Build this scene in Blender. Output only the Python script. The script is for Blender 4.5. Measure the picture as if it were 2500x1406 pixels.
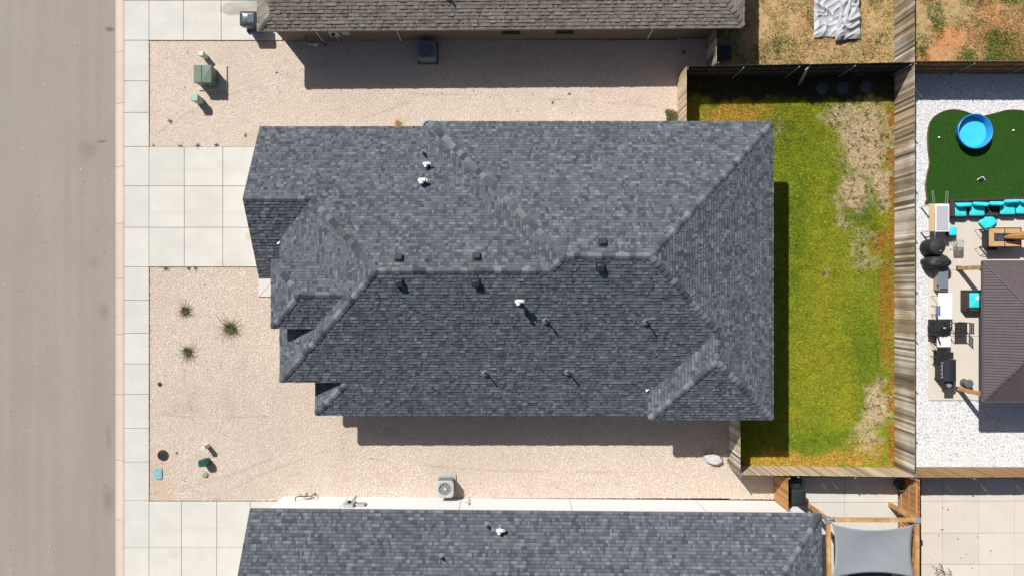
import bpy, math, random
import numpy as np
from mathutils import Vector, Matrix, Euler, noise as mnoise

for o in list(bpy.data.objects):
    bpy.data.objects.remove(o)
S = bpy.context.scene
random.seed(7)
RNG = np.random.default_rng(11)
H = 36.6            # camera height in metres

# ------------------------------------------------------------------ camera, sky, sun, exposure
cam_d = bpy.data.cameras.new('camera')
cam = bpy.data.objects.new('camera', cam_d)
S.collection.objects.link(cam)
cam.location = (0, 0, H)
cam.rotation_euler = (0, 0, 0)
cam_d.sensor_width = 36
cam_d.lens = 36 * H / 50.0
cam_d.clip_end = 2000
S.camera = cam

SUN = Vector((-0.58, 0.74, 1.0)).normalized()
wd = bpy.data.worlds.new('World')
S.world = wd
wd.use_nodes = True
wn = wd.node_tree.nodes
sky = wn.new('ShaderNodeTexSky')
sky.sky_type = 'NISHITA'
sky.sun_disc = False
sky.sun_elevation = math.asin(SUN.z)
sky.sun_rotation = math.radians(-38)
sky.dust_density = 1.5
wd.node_tree.links.new(sky.outputs[0], wn['Background'].inputs[0])
wn['Background'].inputs[1].default_value = 0.055
sl = bpy.data.lights.new('sun', 'SUN')
sl.energy = 4.6
sl.angle = math.radians(0.5)
sl.color = (1.0, 0.965, 0.91)
so = bpy.data.objects.new('sun', sl)
S.collection.objects.link(so)
so.location = SUN * 80
so.rotation_euler = SUN.to_track_quat('Z', 'Y').to_euler()
S.view_settings.view_transform = 'Standard'
S.view_settings.look = 'None'
S.view_settings.exposure = 0.3
S.view_settings.gamma = 1.0
S.render.engine = 'CYCLES'

# ------------------------------------------------------------------ helpers
COL = S.collection
ORIG = {}

def g(px, py):
    return ((px - 1250) / 50.0, (703 - py) / 50.0)

def w(px, py, z):
    k = (H - z) / H
    return ((px - 1250) / 50.0 * k, (703 - py) / 50.0 * k)

def w3(px, py, z):
    x, y = w(px, py, z)
    return Vector((x, y, z))

def tag(o, label=None, cat=None, group=None, kind=None):
    if label: o['label'] = label
    if cat: o['category'] = cat
    if group: o['group'] = group
    if kind: o['kind'] = kind
    return o

def thing(name, label, cat, loc=(0, 0, 0), group=None):
    o = bpy.data.objects.new(name, None)
    COL.objects.link(o)
    o.location = loc
    o.empty_display_size = 0.1
    ORIG[o.name] = Vector(loc)
    return tag(o, label, cat, group)

def finish(me, angle=35):
    me.polygons.foreach_set('use_smooth', [True] * len(me.polygons))
    me.update()
    me.set_sharp_from_angle(angle=math.radians(angle))

def link(name, me, mat=None, parent=None, mtx=None):
    o = bpy.data.objects.new(name, me)
    COL.objects.link(o)
    if mat is not None and not me.materials:
        me.materials.append(mat)
    if parent is not None:
        o.parent = parent
    if mtx is not None:
        if parent is not None:
            mtx = Matrix.Translation(-ORIG.get(parent.name, Vector())) @ mtx
        o.matrix_local = mtx
    return o

class MB:
    """collects world-space geometry; build() links it as one mesh object"""
    def __init__(s):
        s.v = []; s.f = []; s.c = []
    def add(s, vs, fs, col=None):
        b = len(s.v)
        s.v.extend([tuple(p) for p in vs])
        s.f.extend([tuple(b + i for i in f) for f in fs])
        s.c.extend([col] * len(fs))
        return s
    def box(s, x0, x1, y0, y1, z0, z1, M=None, col=None):
        vs = [Vector(p) for p in ((x0, y0, z0), (x1, y0, z0), (x1, y1, z0), (x0, y1, z0), (x0, y0, z1), (x1, y0, z1), (x1, y1, z1), (x0, y1, z1))]
        if M is not None: vs = [M @ p for p in vs]
        return s.add(vs, [(3, 2, 1, 0), (4, 5, 6, 7), (0, 1, 5, 4), (1, 2, 6, 5), (2, 3, 7, 6), (3, 0, 4, 7)], col)
    def cbox(s, c, size, rz=0, M=None, col=None):
        T = Matrix.Translation(c) @ Matrix.Rotation(rz, 4, 'Z')
        if M is not None: T = Matrix.Translation(c) @ M
        a, b, d = size[0] / 2, size[1] / 2, size[2] / 2
        return s.box(-a, a, -b, b, -d, d, T, col)
    def beam(s, p0, p1, wd, ht, col=None):
        p0, p1 = Vector(p0), Vector(p1)
        d = p1 - p0
        L = d.length
        q = d.to_track_quat('X', 'Z').to_matrix().to_4x4()
        return s.box(0, L, -wd / 2, wd / 2, -ht / 2, ht / 2, Matrix.Translation(p0) @ q, col)
    def cyl(s, p0, p1, r0, r1=None, n=12, caps=True, col=None):
        p0, p1 = Vector(p0), Vector(p1)
        r1 = r0 if r1 is None else r1
        q = (p1 - p0).to_track_quat('Z', 'X')
        vs = []
        for p, r in ((p0, r0), (p1, r1)):
            for i in range(n):
                a = 2 * math.pi * i / n
                vs.append(p + q @ Vector((r * math.cos(a), r * math.sin(a), 0)))
        fs = [(i, (i + 1) % n, n + (i + 1) % n, n + i) for i in range(n)]
        if caps:
            fs.append(tuple(range(n - 1, -1, -1))); fs.append(tuple(range(n, 2 * n)))
        return s.add(vs, fs, col)
    def tube(s, pts, r, n=6):
        for a, b in zip(pts[:-1], pts[1:]):
            s.cyl(a, b, r, r, n)
        return s
    def prism(s, poly, z0, z1, col=None):
        n = len(poly)
        vs = [(x, y, z0) for x, y in poly] + [(x, y, z1) for x, y in poly]
        fs = [tuple(range(n - 1, -1, -1)), tuple(range(n, 2 * n))] + [(i, (i + 1) % n, n + (i + 1) % n, n + i) for i in range(n)]
        return s.add(vs, fs, col)
    def lathe(s, prof, c, n=24, sx=1, sy=1):
        vs, fs = [], []
        m = len(prof)
        for i in range(n):
            a = 2 * math.pi * i / n
            for r, z in prof:
                vs.append((c[0] + sx * r * math.cos(a), c[1] + sy * r * math.sin(a), c[2] + z))
        for i in range(n):
            j = (i + 1) % n
            for k in range(m - 1):
                fs.append((i * m + k, j * m + k, j * m + k + 1, i * m + k + 1))
        return s.add(vs, fs)
    def pillow(s, c, size, rz=0, tilt=0, e=0.35, n=20, m=10, wr=0.0, M=None):
        T = Matrix.Translation(c) @ Matrix.Rotation(rz, 4, 'Z') @ Matrix.Rotation(tilt, 4, 'X')
        if M is not None: T = Matrix.Translation(c) @ M
        sp = lambda v, p: math.copysign(abs(v) ** p, v)
        vs, fs = [], []
        for i in range(m + 1):
            ph = -math.pi / 2 + math.pi * i / m
            for j in range(n):
                th = 2 * math.pi * (j + .5) / n
                p = Vector((size[0] / 2 * sp(math.cos(ph), .5) * sp(math.cos(th), e), size[1] / 2 * sp(math.cos(ph), .5) * sp(math.sin(th), e), size[2] / 2 * sp(math.sin(ph), .8)))
                if wr:
                    p.z += wr * mnoise.noise(Vector((p.x * 6 + c[0], p.y * 6 + c[1], p.z)))
                vs.append(T @ p)
        for i in range(m):
            for j in range(n):
                k = (j + 1) % n
                fs.append((i * n + j, i * n + k, (i + 1) * n + k, (i + 1) * n + j))
        return s.add(vs, fs)
    def mesh(s, name, off=Vector((0, 0, 0))):
        me = bpy.data.meshes.new(name)
        me.from_pydata([(x - off.x, y - off.y, z - off.z) for x, y, z in s.v], [], s.f)
        if any(c is not None for c in s.c):
            a = me.attributes.new('tone', 'FLOAT_COLOR', 'FACE')
            a.data.foreach_set('color', [t for c in s.c for t in ((c or (1, 1, 1)) + (1,))])
        return me
    def build(s, name, mat, parent=None, smooth=True, bevel=0, angle=35):
        off = ORIG.get(parent.name, Vector()) if parent is not None else Vector()
        me = s.mesh(name, off)
        if smooth: finish(me, angle)
        o = link(name, me, mat, parent)
        ORIG[o.name] = off
        if bevel:
            b = o.modifiers.new('bevel', 'BEVEL'); b.width = bevel; b.segments = 2; b.limit_method = 'ANGLE'
        return o

def rrect(cx, cy, sx, sy, r, n=5, rz=0):
    pts = []
    for qx, qy, a0 in ((1, 1, 0), (-1, 1, 90), (-1, -1, 180), (1, -1, 270)):
        for i in range(n + 1):
            a = math.radians(a0 + 90 * i / n)
            x, y = qx * (sx / 2 - r) + r * math.cos(a), qy * (sy / 2 - r) + r * math.sin(a)
            pts.append((cx + x * math.cos(rz) - y * math.sin(rz), cy + x * math.sin(rz) + y * math.cos(rz)))
    return pts

# ------------------------------------------------------------------ materials
class NT:
    def __init__(s, name):
        s.m = bpy.data.materials.new(name); s.m.use_nodes = True
        s.t = s.m.node_tree; s.n = s.t.nodes; s.b = s.n['Principled BSDF']
    def new(s, t, **kw):
        n = s.n.new('ShaderNode' + t)
        for k, v in kw.items(): setattr(n, k, v)
        return n
    def l(s, a, b): s.t.links.new(a, b)
    def coords(s, kind='Pos', stretch=(1, 1, 1)):
        if kind == 'Pos': o = s.new('NewGeometry').outputs['Position']
        else: o = s.new('TexCoord').outputs['Object']
        mp = s.new('Mapping'); mp.inputs['Scale'].default_value = stretch
        s.l(o, mp.inputs[0]); return mp.outputs[0]
    def noise(s, vec, scale, detail=4, rough=.55):
        n = s.new('TexNoise'); n.inputs['Scale'].default_value = scale; n.inputs['Detail'].default_value = detail; n.inputs['Roughness'].default_value = rough
        s.l(vec, n.inputs['Vector']); return n.outputs['Fac']
    def rng(s, v, a, b, c=0, d=1):
        n = s.new('MapRange'); n.inputs[1].default_value = a; n.inputs[2].default_value = b; n.inputs[3].default_value = c; n.inputs[4].default_value = d
        s.l(v, n.inputs[0]); return n.outputs[0]
    def mix(s, f, a, b, mode='MIX'):
        n = s.new('Mix', data_type='RGBA', blend_type=mode)
        for i, v in ((0, f), (6, a), (7, b)):
            if isinstance(v, (int, float)): n.inputs[i].default_value = v
            elif isinstance(v, tuple): n.inputs[i].default_value = v + (1,) if len(v) == 3 else v
            else: s.l(v, n.inputs[i])
        return n.outputs[2]
    def val(s, v):
        n = s.new('CombineColor'); 
        for i in range(3): s.l(v, n.inputs[i])
        return n.outputs[0]
    def out(s, col, rough=.85, metal=0, spec=.3, bump=None, bstr=.3, bdist=.01):
        if isinstance(col, tuple): s.b.inputs['Base Color'].default_value = col + (1,)
        else: s.l(col, s.b.inputs['Base Color'])
        s.b.inputs['Roughness'].default_value = rough
        s.b.inputs['Metallic'].default_value = metal
        s.b.inputs['Specular IOR Level'].default_value = spec
        if bump is not None:
            b = s.new('Bump'); b.inputs['Strength'].default_value = bstr; b.inputs['Distance'].default_value = bdist
            s.l(bump, b.inputs['Height']); s.l(b.outputs[0], s.b.inputs['Normal'])
        return s.m

def mat(name, c1, c2=None, scale=6, detail=5, rough=.85, metal=0, spec=.3, bump=0, bscale=None, rand=0, tone=False, stretch=(1, 1, 1), kind='Pos', c3=None, big=0.6):
    t = NT(name)
    v = t.coords(kind, stretch)
    nf = t.noise(v, scale, detail)
    c2 = c2 or tuple(x * .82 for x in c1)
    col = t.mix(t.rng(nf, .32, .68), c1, c2)
    if c3: col = t.mix(t.rng(t.noise(v, big, 3), .45, .65), col, c3)
    if rand:
        oi = t.new('ObjectInfo')
        col = t.mix(1.0, col, t.val(t.rng(oi.outputs['Random'], 0, 1, 1 - rand, 1 + rand)), 'MULTIPLY')
    if tone:
        at = t.new('Attribute', attribute_name='tone')
        col = t.mix(1.0, col, at.outputs['Color'], 'MULTIPLY')
    return t.out(col, rough, metal, spec, t.noise(v, bscale or scale * 4, 4) if bump else None, bump)

M = {}
M['dirt'] = mat('dirt', (.36, .24, .15), (.28, .18, .11), 3, bump=.4)
M['shingle'] = mat('shingle_granules', (1, 1, 1), (.86, .86, .87), 40, rough=.95, tone=True, spec=.15, bump=.25, bscale=150, c3=(.9, .9, .91), big=.8)
M['shingle'].node_tree.nodes['Principled BSDF'].inputs['Diffuse Roughness'].default_value = .4
M['shingle_dark'] = mat('shingle_underlay', (.105, .118, .136), (.085, .096, .112), 9, detail=8, rough=.95)
M['shingle_brown'] = mat('shingle_brown_underlay', (.235, .205, .168), (.20, .172, .14), 9, detail=8, rough=.95)
M['fascia'] = mat('fascia_paint', (.22, .22, .23), rough=.7)
M['fascia_brown'] = mat('fascia_brown', (.20, .16, .12), rough=.7)
M['white_trim'] = mat('white_trim', (.72, .72, .70), (.66, .66, .65), rough=.6)
M['stucco'] = mat('stucco_pale', (.60, .57, .52), (.54, .51, .46), 4, bump=.3, bscale=80)
M['white_wall'] = mat('white_painted_brick', (.79, .79, .78), (.75, .75, .74), 3, bump=.2, bscale=50)
M['galv'] = mat('galvanised_steel', (.55, .56, .57), (.45, .46, .47), 20, rough=.4, metal=.6)
M['black_metal'] = mat('black_metal', (.018, .018, .020), (.03, .03, .032), 12, rough=.5)
M['pvc'] = mat('white_pvc', (.74, .74, .73), (.69, .69, .68), 10, rough=.45)
M['lead'] = mat('lead_boot', (.16, .17, .18), rough=.6)
M['glass_dark'] = mat('dark_glass', (.015, .018, .02), rough=.08, spec=.6)
M['joint'] = mat('joint_filler', (.13, .11, .09), rough=.95)

def brick_mat():
    t = NT('brown_brick')
    v = t.coords('Pos')
    sp = t.new('SeparateXYZ'); t.l(v, sp.inputs[0])
    cb = t.new('CombineXYZ'); ad = t.new('Math', operation='ADD'); t.l(sp.outputs[0], ad.inputs[0]); t.l(sp.outputs[1], ad.inputs[1])
    t.l(ad.outputs[0], cb.inputs[0]); t.l(sp.outputs[2], cb.inputs[1])
    b = t.new('TexBrick'); t.l(cb.outputs[0], b.inputs[0])
    b.inputs['Color1'].default_value = (.17, .125, .10, 1); b.inputs['Color2'].default_value = (.13, .095, .078, 1); b.inputs['Mortar'].default_value = (.21, .18, .155, 1)
    b.inputs['Scale'].default_value = 1; b.inputs['Brick Width'].default_value = .2; b.inputs['Row Height'].default_value = .075; b.inputs['Mortar Size'].default_value = .006
    return t.out(b.outputs[0], .9, bump=b.outputs[1], bstr=.4)
M['brick'] = brick_mat()

def conc(name, c1, c2, c3, stains=(), rand=.05):
    t = NT(name)
    v = t.coords('Pos')
    col = t.mix(t.rng(t.noise(v, 1.1, 5), .35, .65), c1, c2)
    col = t.mix(t.rng(t.noise(v, 9, 5, .7), .52, .75, 0, .6), col, c3)
    col = t.mix(t.rng(t.noise(v, 120, 2), .3, .7, 0, .35), col, tuple(x * .8 for x in c1))
    oi = t.new('ObjectInfo')
    col = t.mix(1.0, col, t.val(t.rng(oi.outputs['Random'], 0, 1, 1 - rand, 1 + rand)), 'MULTIPLY')
    wob = t.rng(t.noise(v, 2.2, 4), 0, 1, -.35, .35)
    for (x, y, rx, ry, c, s) in stains:
        mp = t.new('Mapping', vector_type='POINT'); mp.inputs['Location'].default_value = (-x / rx, -y / ry, 0); mp.inputs['Scale'].default_value = (1 / rx, 1 / ry, 0)
        t.l(v, mp.inputs[0])
        ln = t.new('VectorMath', operation='LENGTH'); t.l(mp.outputs[0], ln.inputs[0])
        ad = t.new('Math', operation='ADD'); t.l(ln.outputs['Value'], ad.inputs[0]); t.l(wob, ad.inputs[1])
        col = t.mix(t.rng(ad.outputs[0], 1.05, .75, 0, s), col, c)
    return t.out(col, .9, spec=.25, bump=t.noise(v, 150, 3), bstr=.15)
gx = lambda px, py, rx, ry, c, s: (g(px, py)[0], g(px, py)[1], rx / 50, ry / 50, c, s)
M['concrete'] = conc('concrete', (.60, .575, .525), (.545, .525, .48), (.50, .475, .43), [gx(570, 24, 34, 17, (.33, .30, .25), .85), gx(620, 22, 40, 24, (.36, .33, .28), .85), gx(590, 10, 28, 12, (.42, .44, .44), .6), gx(520, 20, 60, 12, (.5, .48, .44), .4), gx(612, 577, 12, 12, (.5, .40, .28), .6), gx(560, 645, 40, 12, (.53, .47, .38), .5), gx(480, 415, 150, 9, (.48, .46, .42), .22), gx(490, 520, 150, 8, (.48, .46, .42), .2), gx(480, 600, 120, 8, (.48, .46, .42), .18), gx(500, 60, 120, 9, (.46, .44, .40), .2), gx(470, 1290, 120, 9, (.46, .44, .40), .2), gx(540, 400, 14, 10, (.42, .39, .35), .3), gx(425, 1350, 16, 12, (.42, .39, .35), .3)], rand=.035)
M['kerb'] = conc('kerb_concrete', (.60, .50, .41), (.55, .465, .39), (.50, .42, .35))
M['patio'] = conc('patio_concrete', (.62, .56, .485), (.58, .525, .455), (.55, .495, .43))

def road_mat():
    t = NT('asphalt')
    v = t.coords('Pos')
    lng = t.coords('Pos', (1.2, .05, 1))
    col = t.mix(t.rng(t.noise(v, .25, 4), .35, .65), (.345, .297, .255), (.312, .272, .238))
    col = t.mix(t.rng(t.noise(lng, 1.6, 5), .38, .66, 0, .7), col, (.280, .248, .222))
    col = t.mix(t.rng(t.noise(v, 18, 6, .85), .42, .68, 0, .7), col, (.19, .163, .14))
    col = t.mix(t.rng(t.noise(v, 70, 3, .6), .56, .72, 0, .6), col, (.47, .42, .37))
    vo = t.new('TexVoronoi'); vo.inputs['Scale'].default_value = 1.7; t.l(v, vo.inputs['Vector'])
    col = t.mix(t.rng(vo.outputs['Distance'], .07, .03, 0, .75), col, (.06, .055, .05))
    vo = t.new('TexVoronoi'); vo.inputs['Scale'].default_value = 1.1; t.l(v, vo.inputs['Vector'])
    col = t.mix(t.rng(vo.outputs['Distance'], .05, .02, 0, .7), col, (.6, .58, .55))
    wob = t.rng(t.noise(v, 2.2, 6, .75), 0, 1, -1.1, 1.1)
    for (px, py, rx, ry, c, s) in [(210, 365, 24, 24, (.17, .145, .12), .42), (262, 1215, 16, 42, (.16, .14, .12), .5), (265, 70, 12, 7, (.11, .095, .08), .8), (250, 760, 14, 26, (.2, .175, .15), .6), (225, 640, 20, 14, (.22, .2, .18), .5), (30, 60, 60, 90, (.29, .275, .245), .3), (10, 270, 30, 60, (.29, .28, .25), .3), (262, 1070, 8, 30, (.17, .15, .13), .5), (245, 345, 10, 4, (.1, .09, .08), .7)]:
        x, y = g(px, py); rx /= 50; ry /= 50
        mp = t.new('Mapping'); mp.inputs['Location'].default_value = (-x / rx, -y / ry, 0); mp.inputs['Scale'].default_value = (1 / rx, 1 / ry, 0)
        t.l(v, mp.inputs[0])
        ln = t.new('VectorMath', operation='LENGTH'); t.l(mp.outputs[0], ln.inputs[0])
        ad = t.new('Math', operation='ADD'); t.l(ln.outputs['Value'], ad.inputs[0]); t.l(wob, ad.inputs[1])
        col = t.mix(t.rng(ad.outputs[0], 1.3, .2, 0, s), col, c)
    return t.out(col, .92, spec=.2, bump=t.noise(v, 90, 4, .7), bstr=.5, bdist=.012)
M['asphalt'] = road_mat()

def wood(name, c1, c2, rand=.3, weather=None, bumps=.35):
    t = NT(name)
    oi = t.new('ObjectInfo')
    v = t.coords('Obj', (30, 30, 1.2))
    ad = t.new('VectorMath', operation='ADD'); t.l(v, ad.inputs[0])
    sc = t.new('VectorMath', operation='SCALE'); sc.inputs[0].default_value = (37, 13, 91); t.l(oi.outputs['Random'], sc.inputs['Scale']); t.l(sc.outputs[0], ad.inputs[1])
    nf = t.noise(ad.outputs[0], 1.0, 5, .6)
    col = t.mix(t.rng(nf, .3, .7), c1, c2)
    if weather:
        p = t.coords('Pos')
        col = t.mix(t.rng(t.noise(p, .55, 4), .42, .62, 0, .85), col, weather)
    col = t.mix(1.0, col, t.val(t.rng(oi.outputs['Random'], 0, 1, 1 - rand, 1 + rand)), 'MULTIPLY')
    ml = t.new('Math', operation='MULTIPLY'); ml.inputs[1].default_value = 7.31; t.l(oi.outputs['Random'], ml.inputs[0])
    fr = t.new('Math', operation='FRACT'); t.l(ml.outputs[0], fr.inputs[0])
    col = t.mix(1.0, col, t.val(t.rng(fr.outputs[0], .12, .42, 1 - rand * 1.1, 1.06)), 'MULTIPLY')
    return t.out(col, .9, spec=.15, bump=nf, bstr=bumps)
M['wood_grey'] = wood('weathered_pickets', (.54, .42, .28), (.25, .18, .115), .5, (.56, .52, .46))
M['wood_pale'] = wood('pale_pickets', (.60, .48, .335), (.42, .32, .21), .26)
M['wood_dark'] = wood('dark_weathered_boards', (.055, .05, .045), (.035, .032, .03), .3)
M['wood_brown'] = wood('brown_pickets', (.34, .21, .105), (.24, .14, .07), .2)
M['wood_cedar'] = wood('new_cedar', (.50, .27, .11), (.36, .18, .07), .22)
M['beam_cedar'] = mat('cedar_beam', (.50, .28, .11), (.36, .19, .07), 3, rough=.8, stretch=(1, 1, 1), bump=.2, c3=(.55, .36, .17), big=2)

M['gravel_bed'] = mat('gravel_bed_sand', (.53, .435, .35), (.46, .37, .295), 8, detail=8, bump=.6, bscale=40, c3=(.50, .41, .33), big=.3)
M['gravel'] = mat('gravel_stone', (1, 1, 1), (.9, .9, .9), 60, tone=True, rough=.95, spec=.15)
M['white_bed'] = mat('white_bed', (.58, .58, .59), (.44, .44, .46), 8, detail=6, bump=.5)
M['blade'] = mat('grass_blade', (1, 1, 1), (.85, .85, .85), 30, tone=True, rough=.8, spec=.2)
M['soil'] = mat('lawn_soil', (1, 1, 1), (.72, .72, .72), 14, detail=8, tone=True, rough=.95, bump=.6, bscale=30)
M['turf'] = mat('artificial_turf', (.022, .080, .006), (.014, .055, .004), 20, rough=.9, bump=.5, bscale=120)

# ------------------------------------------------------------------ numpy helpers for stuff
def vnoise(x, y, sc, seed=0):
    x = np.asarray(x) * sc + 100; y = np.asarray(y) * sc + 100
    xi = np.floor(x).astype(int); yi = np.floor(y).astype(int)
    fx = x - xi; fy = y - yi
    fx = fx * fx * (3 - 2 * fx); fy = fy * fy * (3 - 2 * fy)
    def h(a, b):
        n = (a * 374761393 + b * 668265263 + seed * 1442695041) & 0xffffffff
        n = ((n ^ (n >> 13)) * 1274126177) & 0xffffffff
        return ((n ^ (n >> 16)) & 0xffff) / 65535.0
    return (h(xi, yi) * (1 - fx) + h(xi + 1, yi) * fx) * (1 - fy) + (h(xi, yi + 1) * (1 - fx) + h(xi + 1, yi + 1) * fx) * fy

def np_mesh(name, V, F, colF):
    """V (n,3), F (m,3) triangles, colF (m,3) face colours"""
    me = bpy.data.meshes.new(name)
    me.vertices.add(len(V)); me.vertices.foreach_set('co', V.astype(np.float32).ravel())
    me.loops.add(len(F) * 3); me.loops.foreach_set('vertex_index', F.astype(np.int32).ravel())
    me.polygons.add(len(F)); me.polygons.foreach_set('loop_start', np.arange(0, len(F) * 3, 3, dtype=np.int32))
    me.update(calc_edges=True)
    a = me.attributes.new('tone', 'FLOAT_COLOR', 'FACE')
    a.data.foreach_set('color', np.concatenate([colF, np.ones((len(F), 1))], 1).astype(np.float32).ravel())
    return me

def sample(rects, dens):
    xs, ys = [], []
    for x0, x1, y0, y1 in rects:
        n = int((x1 - x0) * (y1 - y0) * dens)
        xs.append(RNG.uniform(x0, x1, n)); ys.append(RNG.uniform(y0, y1, n))
    return np.concatenate(xs), np.concatenate(ys)

def stones(name, x, y, z, rmin, rmax, colfn, mat_, label):
    n = len(x); K = 5
    r = RNG.uniform(rmin, rmax, n)
    a0 = RNG.uniform(0, 6.28, n)
    V = np.zeros((n, K + 1, 3))
    el = RNG.uniform(.65, 1.0, n)
    for k in range(K):
        a = a0 + 2 * np.pi * (k + RNG.uniform(-.25, .25, n)) / K
        rr = r * RNG.uniform(.8, 1.2, n)
        V[:, k, 0] = x + rr * np.cos(a); V[:, k, 1] = y + rr * np.sin(a) * el
        V[:, k, 2] = z - .004
    V[:, K, 0] = x + r * RNG.uniform(-.3, .3, n); V[:, K, 1] = y + r * RNG.uniform(-.3, .3, n)
    V[:, K, 2] = z + r * RNG.uniform(.3, .6, n)
    base = np.arange(n)[:, None] * (K + 1)
    F = np.stack([np.stack([base[:, 0] + k, base[:, 0] + (k + 1) % K, base[:, 0] + K], 1) for k in range(K)], 1).reshape(-1, 3)
    c = np.repeat(colfn(x, y, n), K, 0)
    o = link(name, np_mesh(name, V.reshape(-1, 3), F, c), mat_)
    return tag(o, label, 'gravel', kind='stuff')

def blades(name, x, y, z, h0, h1, wdt, cols, label, lean=.6, cat='grass'):
    n = len(x)
    h = RNG.uniform(h0, h1, n); a = RNG.uniform(0, 6.28, n); b = RNG.uniform(0, 6.28, n)
    ln = RNG.uniform(.15, lean, n) * h
    V = np.zeros((n, 3, 3))
    ww = wdt * RNG.uniform(.7, 1.3, n)
    V[:, 0] = np.stack([x - ww * np.cos(a), y - ww * np.sin(a), np.full(n, z)], 1)
    V[:, 1] = np.stack([x + ww * np.cos(a), y + ww * np.sin(a), np.full(n, z)], 1)
    V[:, 2] = np.stack([x + ln * np.cos(b), y + ln * np.sin(b), z + h * .8], 1)
    F = np.arange(n * 3).reshape(n, 3)
    o = link(name, np_mesh(name, V.reshape(-1, 3), F, cols), M['blade'])
    return tag(o, label, cat, kind='stuff')

# ------------------------------------------------------------------ the setting: ground, road, kerb, pavements
mb = MB(); mb.add([(-300, -300, -.3), (300, -300, -.3), (300, 300, -.3), (-300, 300, -.3)], [(0, 1, 2, 3)])
tag(mb.build('ground', M['dirt'], smooth=False), 'plain dirt ground under the whole neighbourhood', 'ground', kind='structure')

mb = MB(); x1 = g(279, 0)[0]
mb.box(-60, x1, -60, 60, -.28, -.12)
tag(mb.build('road', M['asphalt'], smooth=False), 'worn grey brown asphalt road along the left edge', 'road', kind='structure')

def slab_set(name, label, cat, rects, ztop, mat_, gap=.016, thick=.09, base=None, zb=-.28):
    """base mesh (joint filler) with one bevelled slab child per rectangle"""
    X0 = min(r[0] for r in rects); X1 = max(r[1] for r in rects); Y0 = min(r[2] for r in rects); Y1 = max(r[3] for r in rects)
    b = MB(); b.box(X0 + .01, X1 - .01, Y0 + .01, Y1 - .01, zb, ztop - .035) if base is None else [b.box(*q, zb, ztop - .035) for q in base]
    root = b.build(name, M['joint'], smooth=False)
    tag(root, label, cat, kind='structure')
    for (a, c, d, e) in rects:
        q = MB(); dz = random.uniform(-.003, .003)
        a, c, d, e = a + gap / 2, c - gap / 2, d + gap / 2, e - gap / 2
        bv = .012
        vs = [(a, d, ztop - thick), (c, d, ztop - thick), (c, e, ztop - thick), (a, e, ztop - thick),
              (a, d, ztop - bv + dz), (c, d, ztop - bv + dz), (c, e, ztop - bv + dz), (a, e, ztop - bv + dz),
              (a + bv, d + bv, ztop + dz), (c - bv, d + bv, ztop + dz), (c - bv, e - bv, ztop + dz), (a + bv, e - bv, ztop + dz)]
        fs = [(0, 1, 5, 4), (1, 2, 6, 5), (2, 3, 7, 6), (3, 0, 4, 7), (4, 5, 9, 8), (5, 6, 10, 9), (6, 7, 11, 10), (7, 4, 8, 11), (8, 9, 10, 11)]
        q.add(vs, fs)
        q.build('slab', mat_, root, smooth=False)
    return root

def cuts(a): return list(zip(a[:-1], a[1:]))
def pxgrid(xs, ys):
    return [(g(x0, 0)[0], g(x1, 0)[0], g(0, y1)[1], g(0, y0)[1]) for x0, x1 in cuts(xs) for y0, y1 in cuts(ys)]

walk_y = [-190, -93, 3, 100, 199, 276, 359, 455, 556, 652, 733, 813, 888, 962, 1045, 1127, 1221, 1336, 1440, 1540]
slab_set('sidewalk', 'pale concrete sidewalk of square slabs beside the road', 'sidewalk', pxgrid([304, 365], walk_y), .05, M['concrete'])
# kerb with gutter pan: each cast length is a stone of its own
kr = MB(); kr.box(x1 + .01, g(303, 0)[0] - .01, -17, 18, -.28, -.16)
kerb = tag(kr.build('kerb', M['joint'], smooth=False), 'tan rolled concrete kerb and gutter between road and sidewalk', 'kerb', kind='structure')
ky = [-180, -22, 126, 252, 407, 545, 680, 816, 963, 1124, 1270, 1420, 1560]
xa, xb, xc, xd = x1 + .003, g(289, 0)[0], g(293.5, 0)[0], g(303.4, 0)[0]
for y0, y1 in cuts(ky):
    a, b = g(0, y1)[1] + .008, g(0, y0)[1] - .008
    pr = [(xa, -.115), (xb, -.135), (xc, .03), (xc + .03, .045), (xd, .045), (xd, -.3), (xa, -.3)]
    q = MB(); n = len(pr)
    q.add([(x, a, z) for x, z in pr] + [(x, b, z) for x, z in pr], [tuple(range(n)), tuple(range(2 * n - 1, n - 1, -1))] + [(i, n + i, n + (i + 1) % n, (i + 1) % n) for i in range(n)])
    q.build('kerb_stone', M['kerb'], kerb, smooth=False)

slab_set('driveway', 'concrete driveway of nine slabs in front of the middle garage', 'driveway', pxgrid([365, 451, 545, 640, 720], [359, 455, 556, 652]), .05, M['concrete'])
slab_set('driveway', 'concrete driveway with damp stain by the brown roofed house', 'driveway', pxgrid([365, 449, 541, 634, 690], [-190, -93, 3, 100]), .05, M['concrete'])
slab_set('driveway', 'concrete driveway at the bottom beside the white walled house', 'driveway', pxgrid([365, 444, 530, 612, 690], [1223, 1336, 1440, 1540]), .05, M['concrete'])
# short entry walk with a diagonal joint
ew = MB(); x0, y1 = g(632, 681); x2, y0 = g(700, 724)
ew.box(x0 + .01, x2, y0 + .01, y1, -.28, .015)
ewr = tag(ew.build('entry_walk', M['joint'], smooth=False), 'short pale concrete entry walk tucked beside the garage corner', 'walkway', kind='structure')
xm = g(660, 0)[0]
q = MB(); q.prism([(x0, y0), (x0 + .02, y0), (xm, y1 - .26), (xm, y1), (x0, y1)], -.04, .05); q.build('slab', M['concrete'], ewr, smooth=False)
q = MB(); q.prism([(x0 + .05, y0), (x2, y0), (x2, y1), (xm + .012, y1), (xm + .012, y1 - .27)], -.04, .052); q.build('slab', M['concrete'], ewr, smooth=False)

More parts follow.
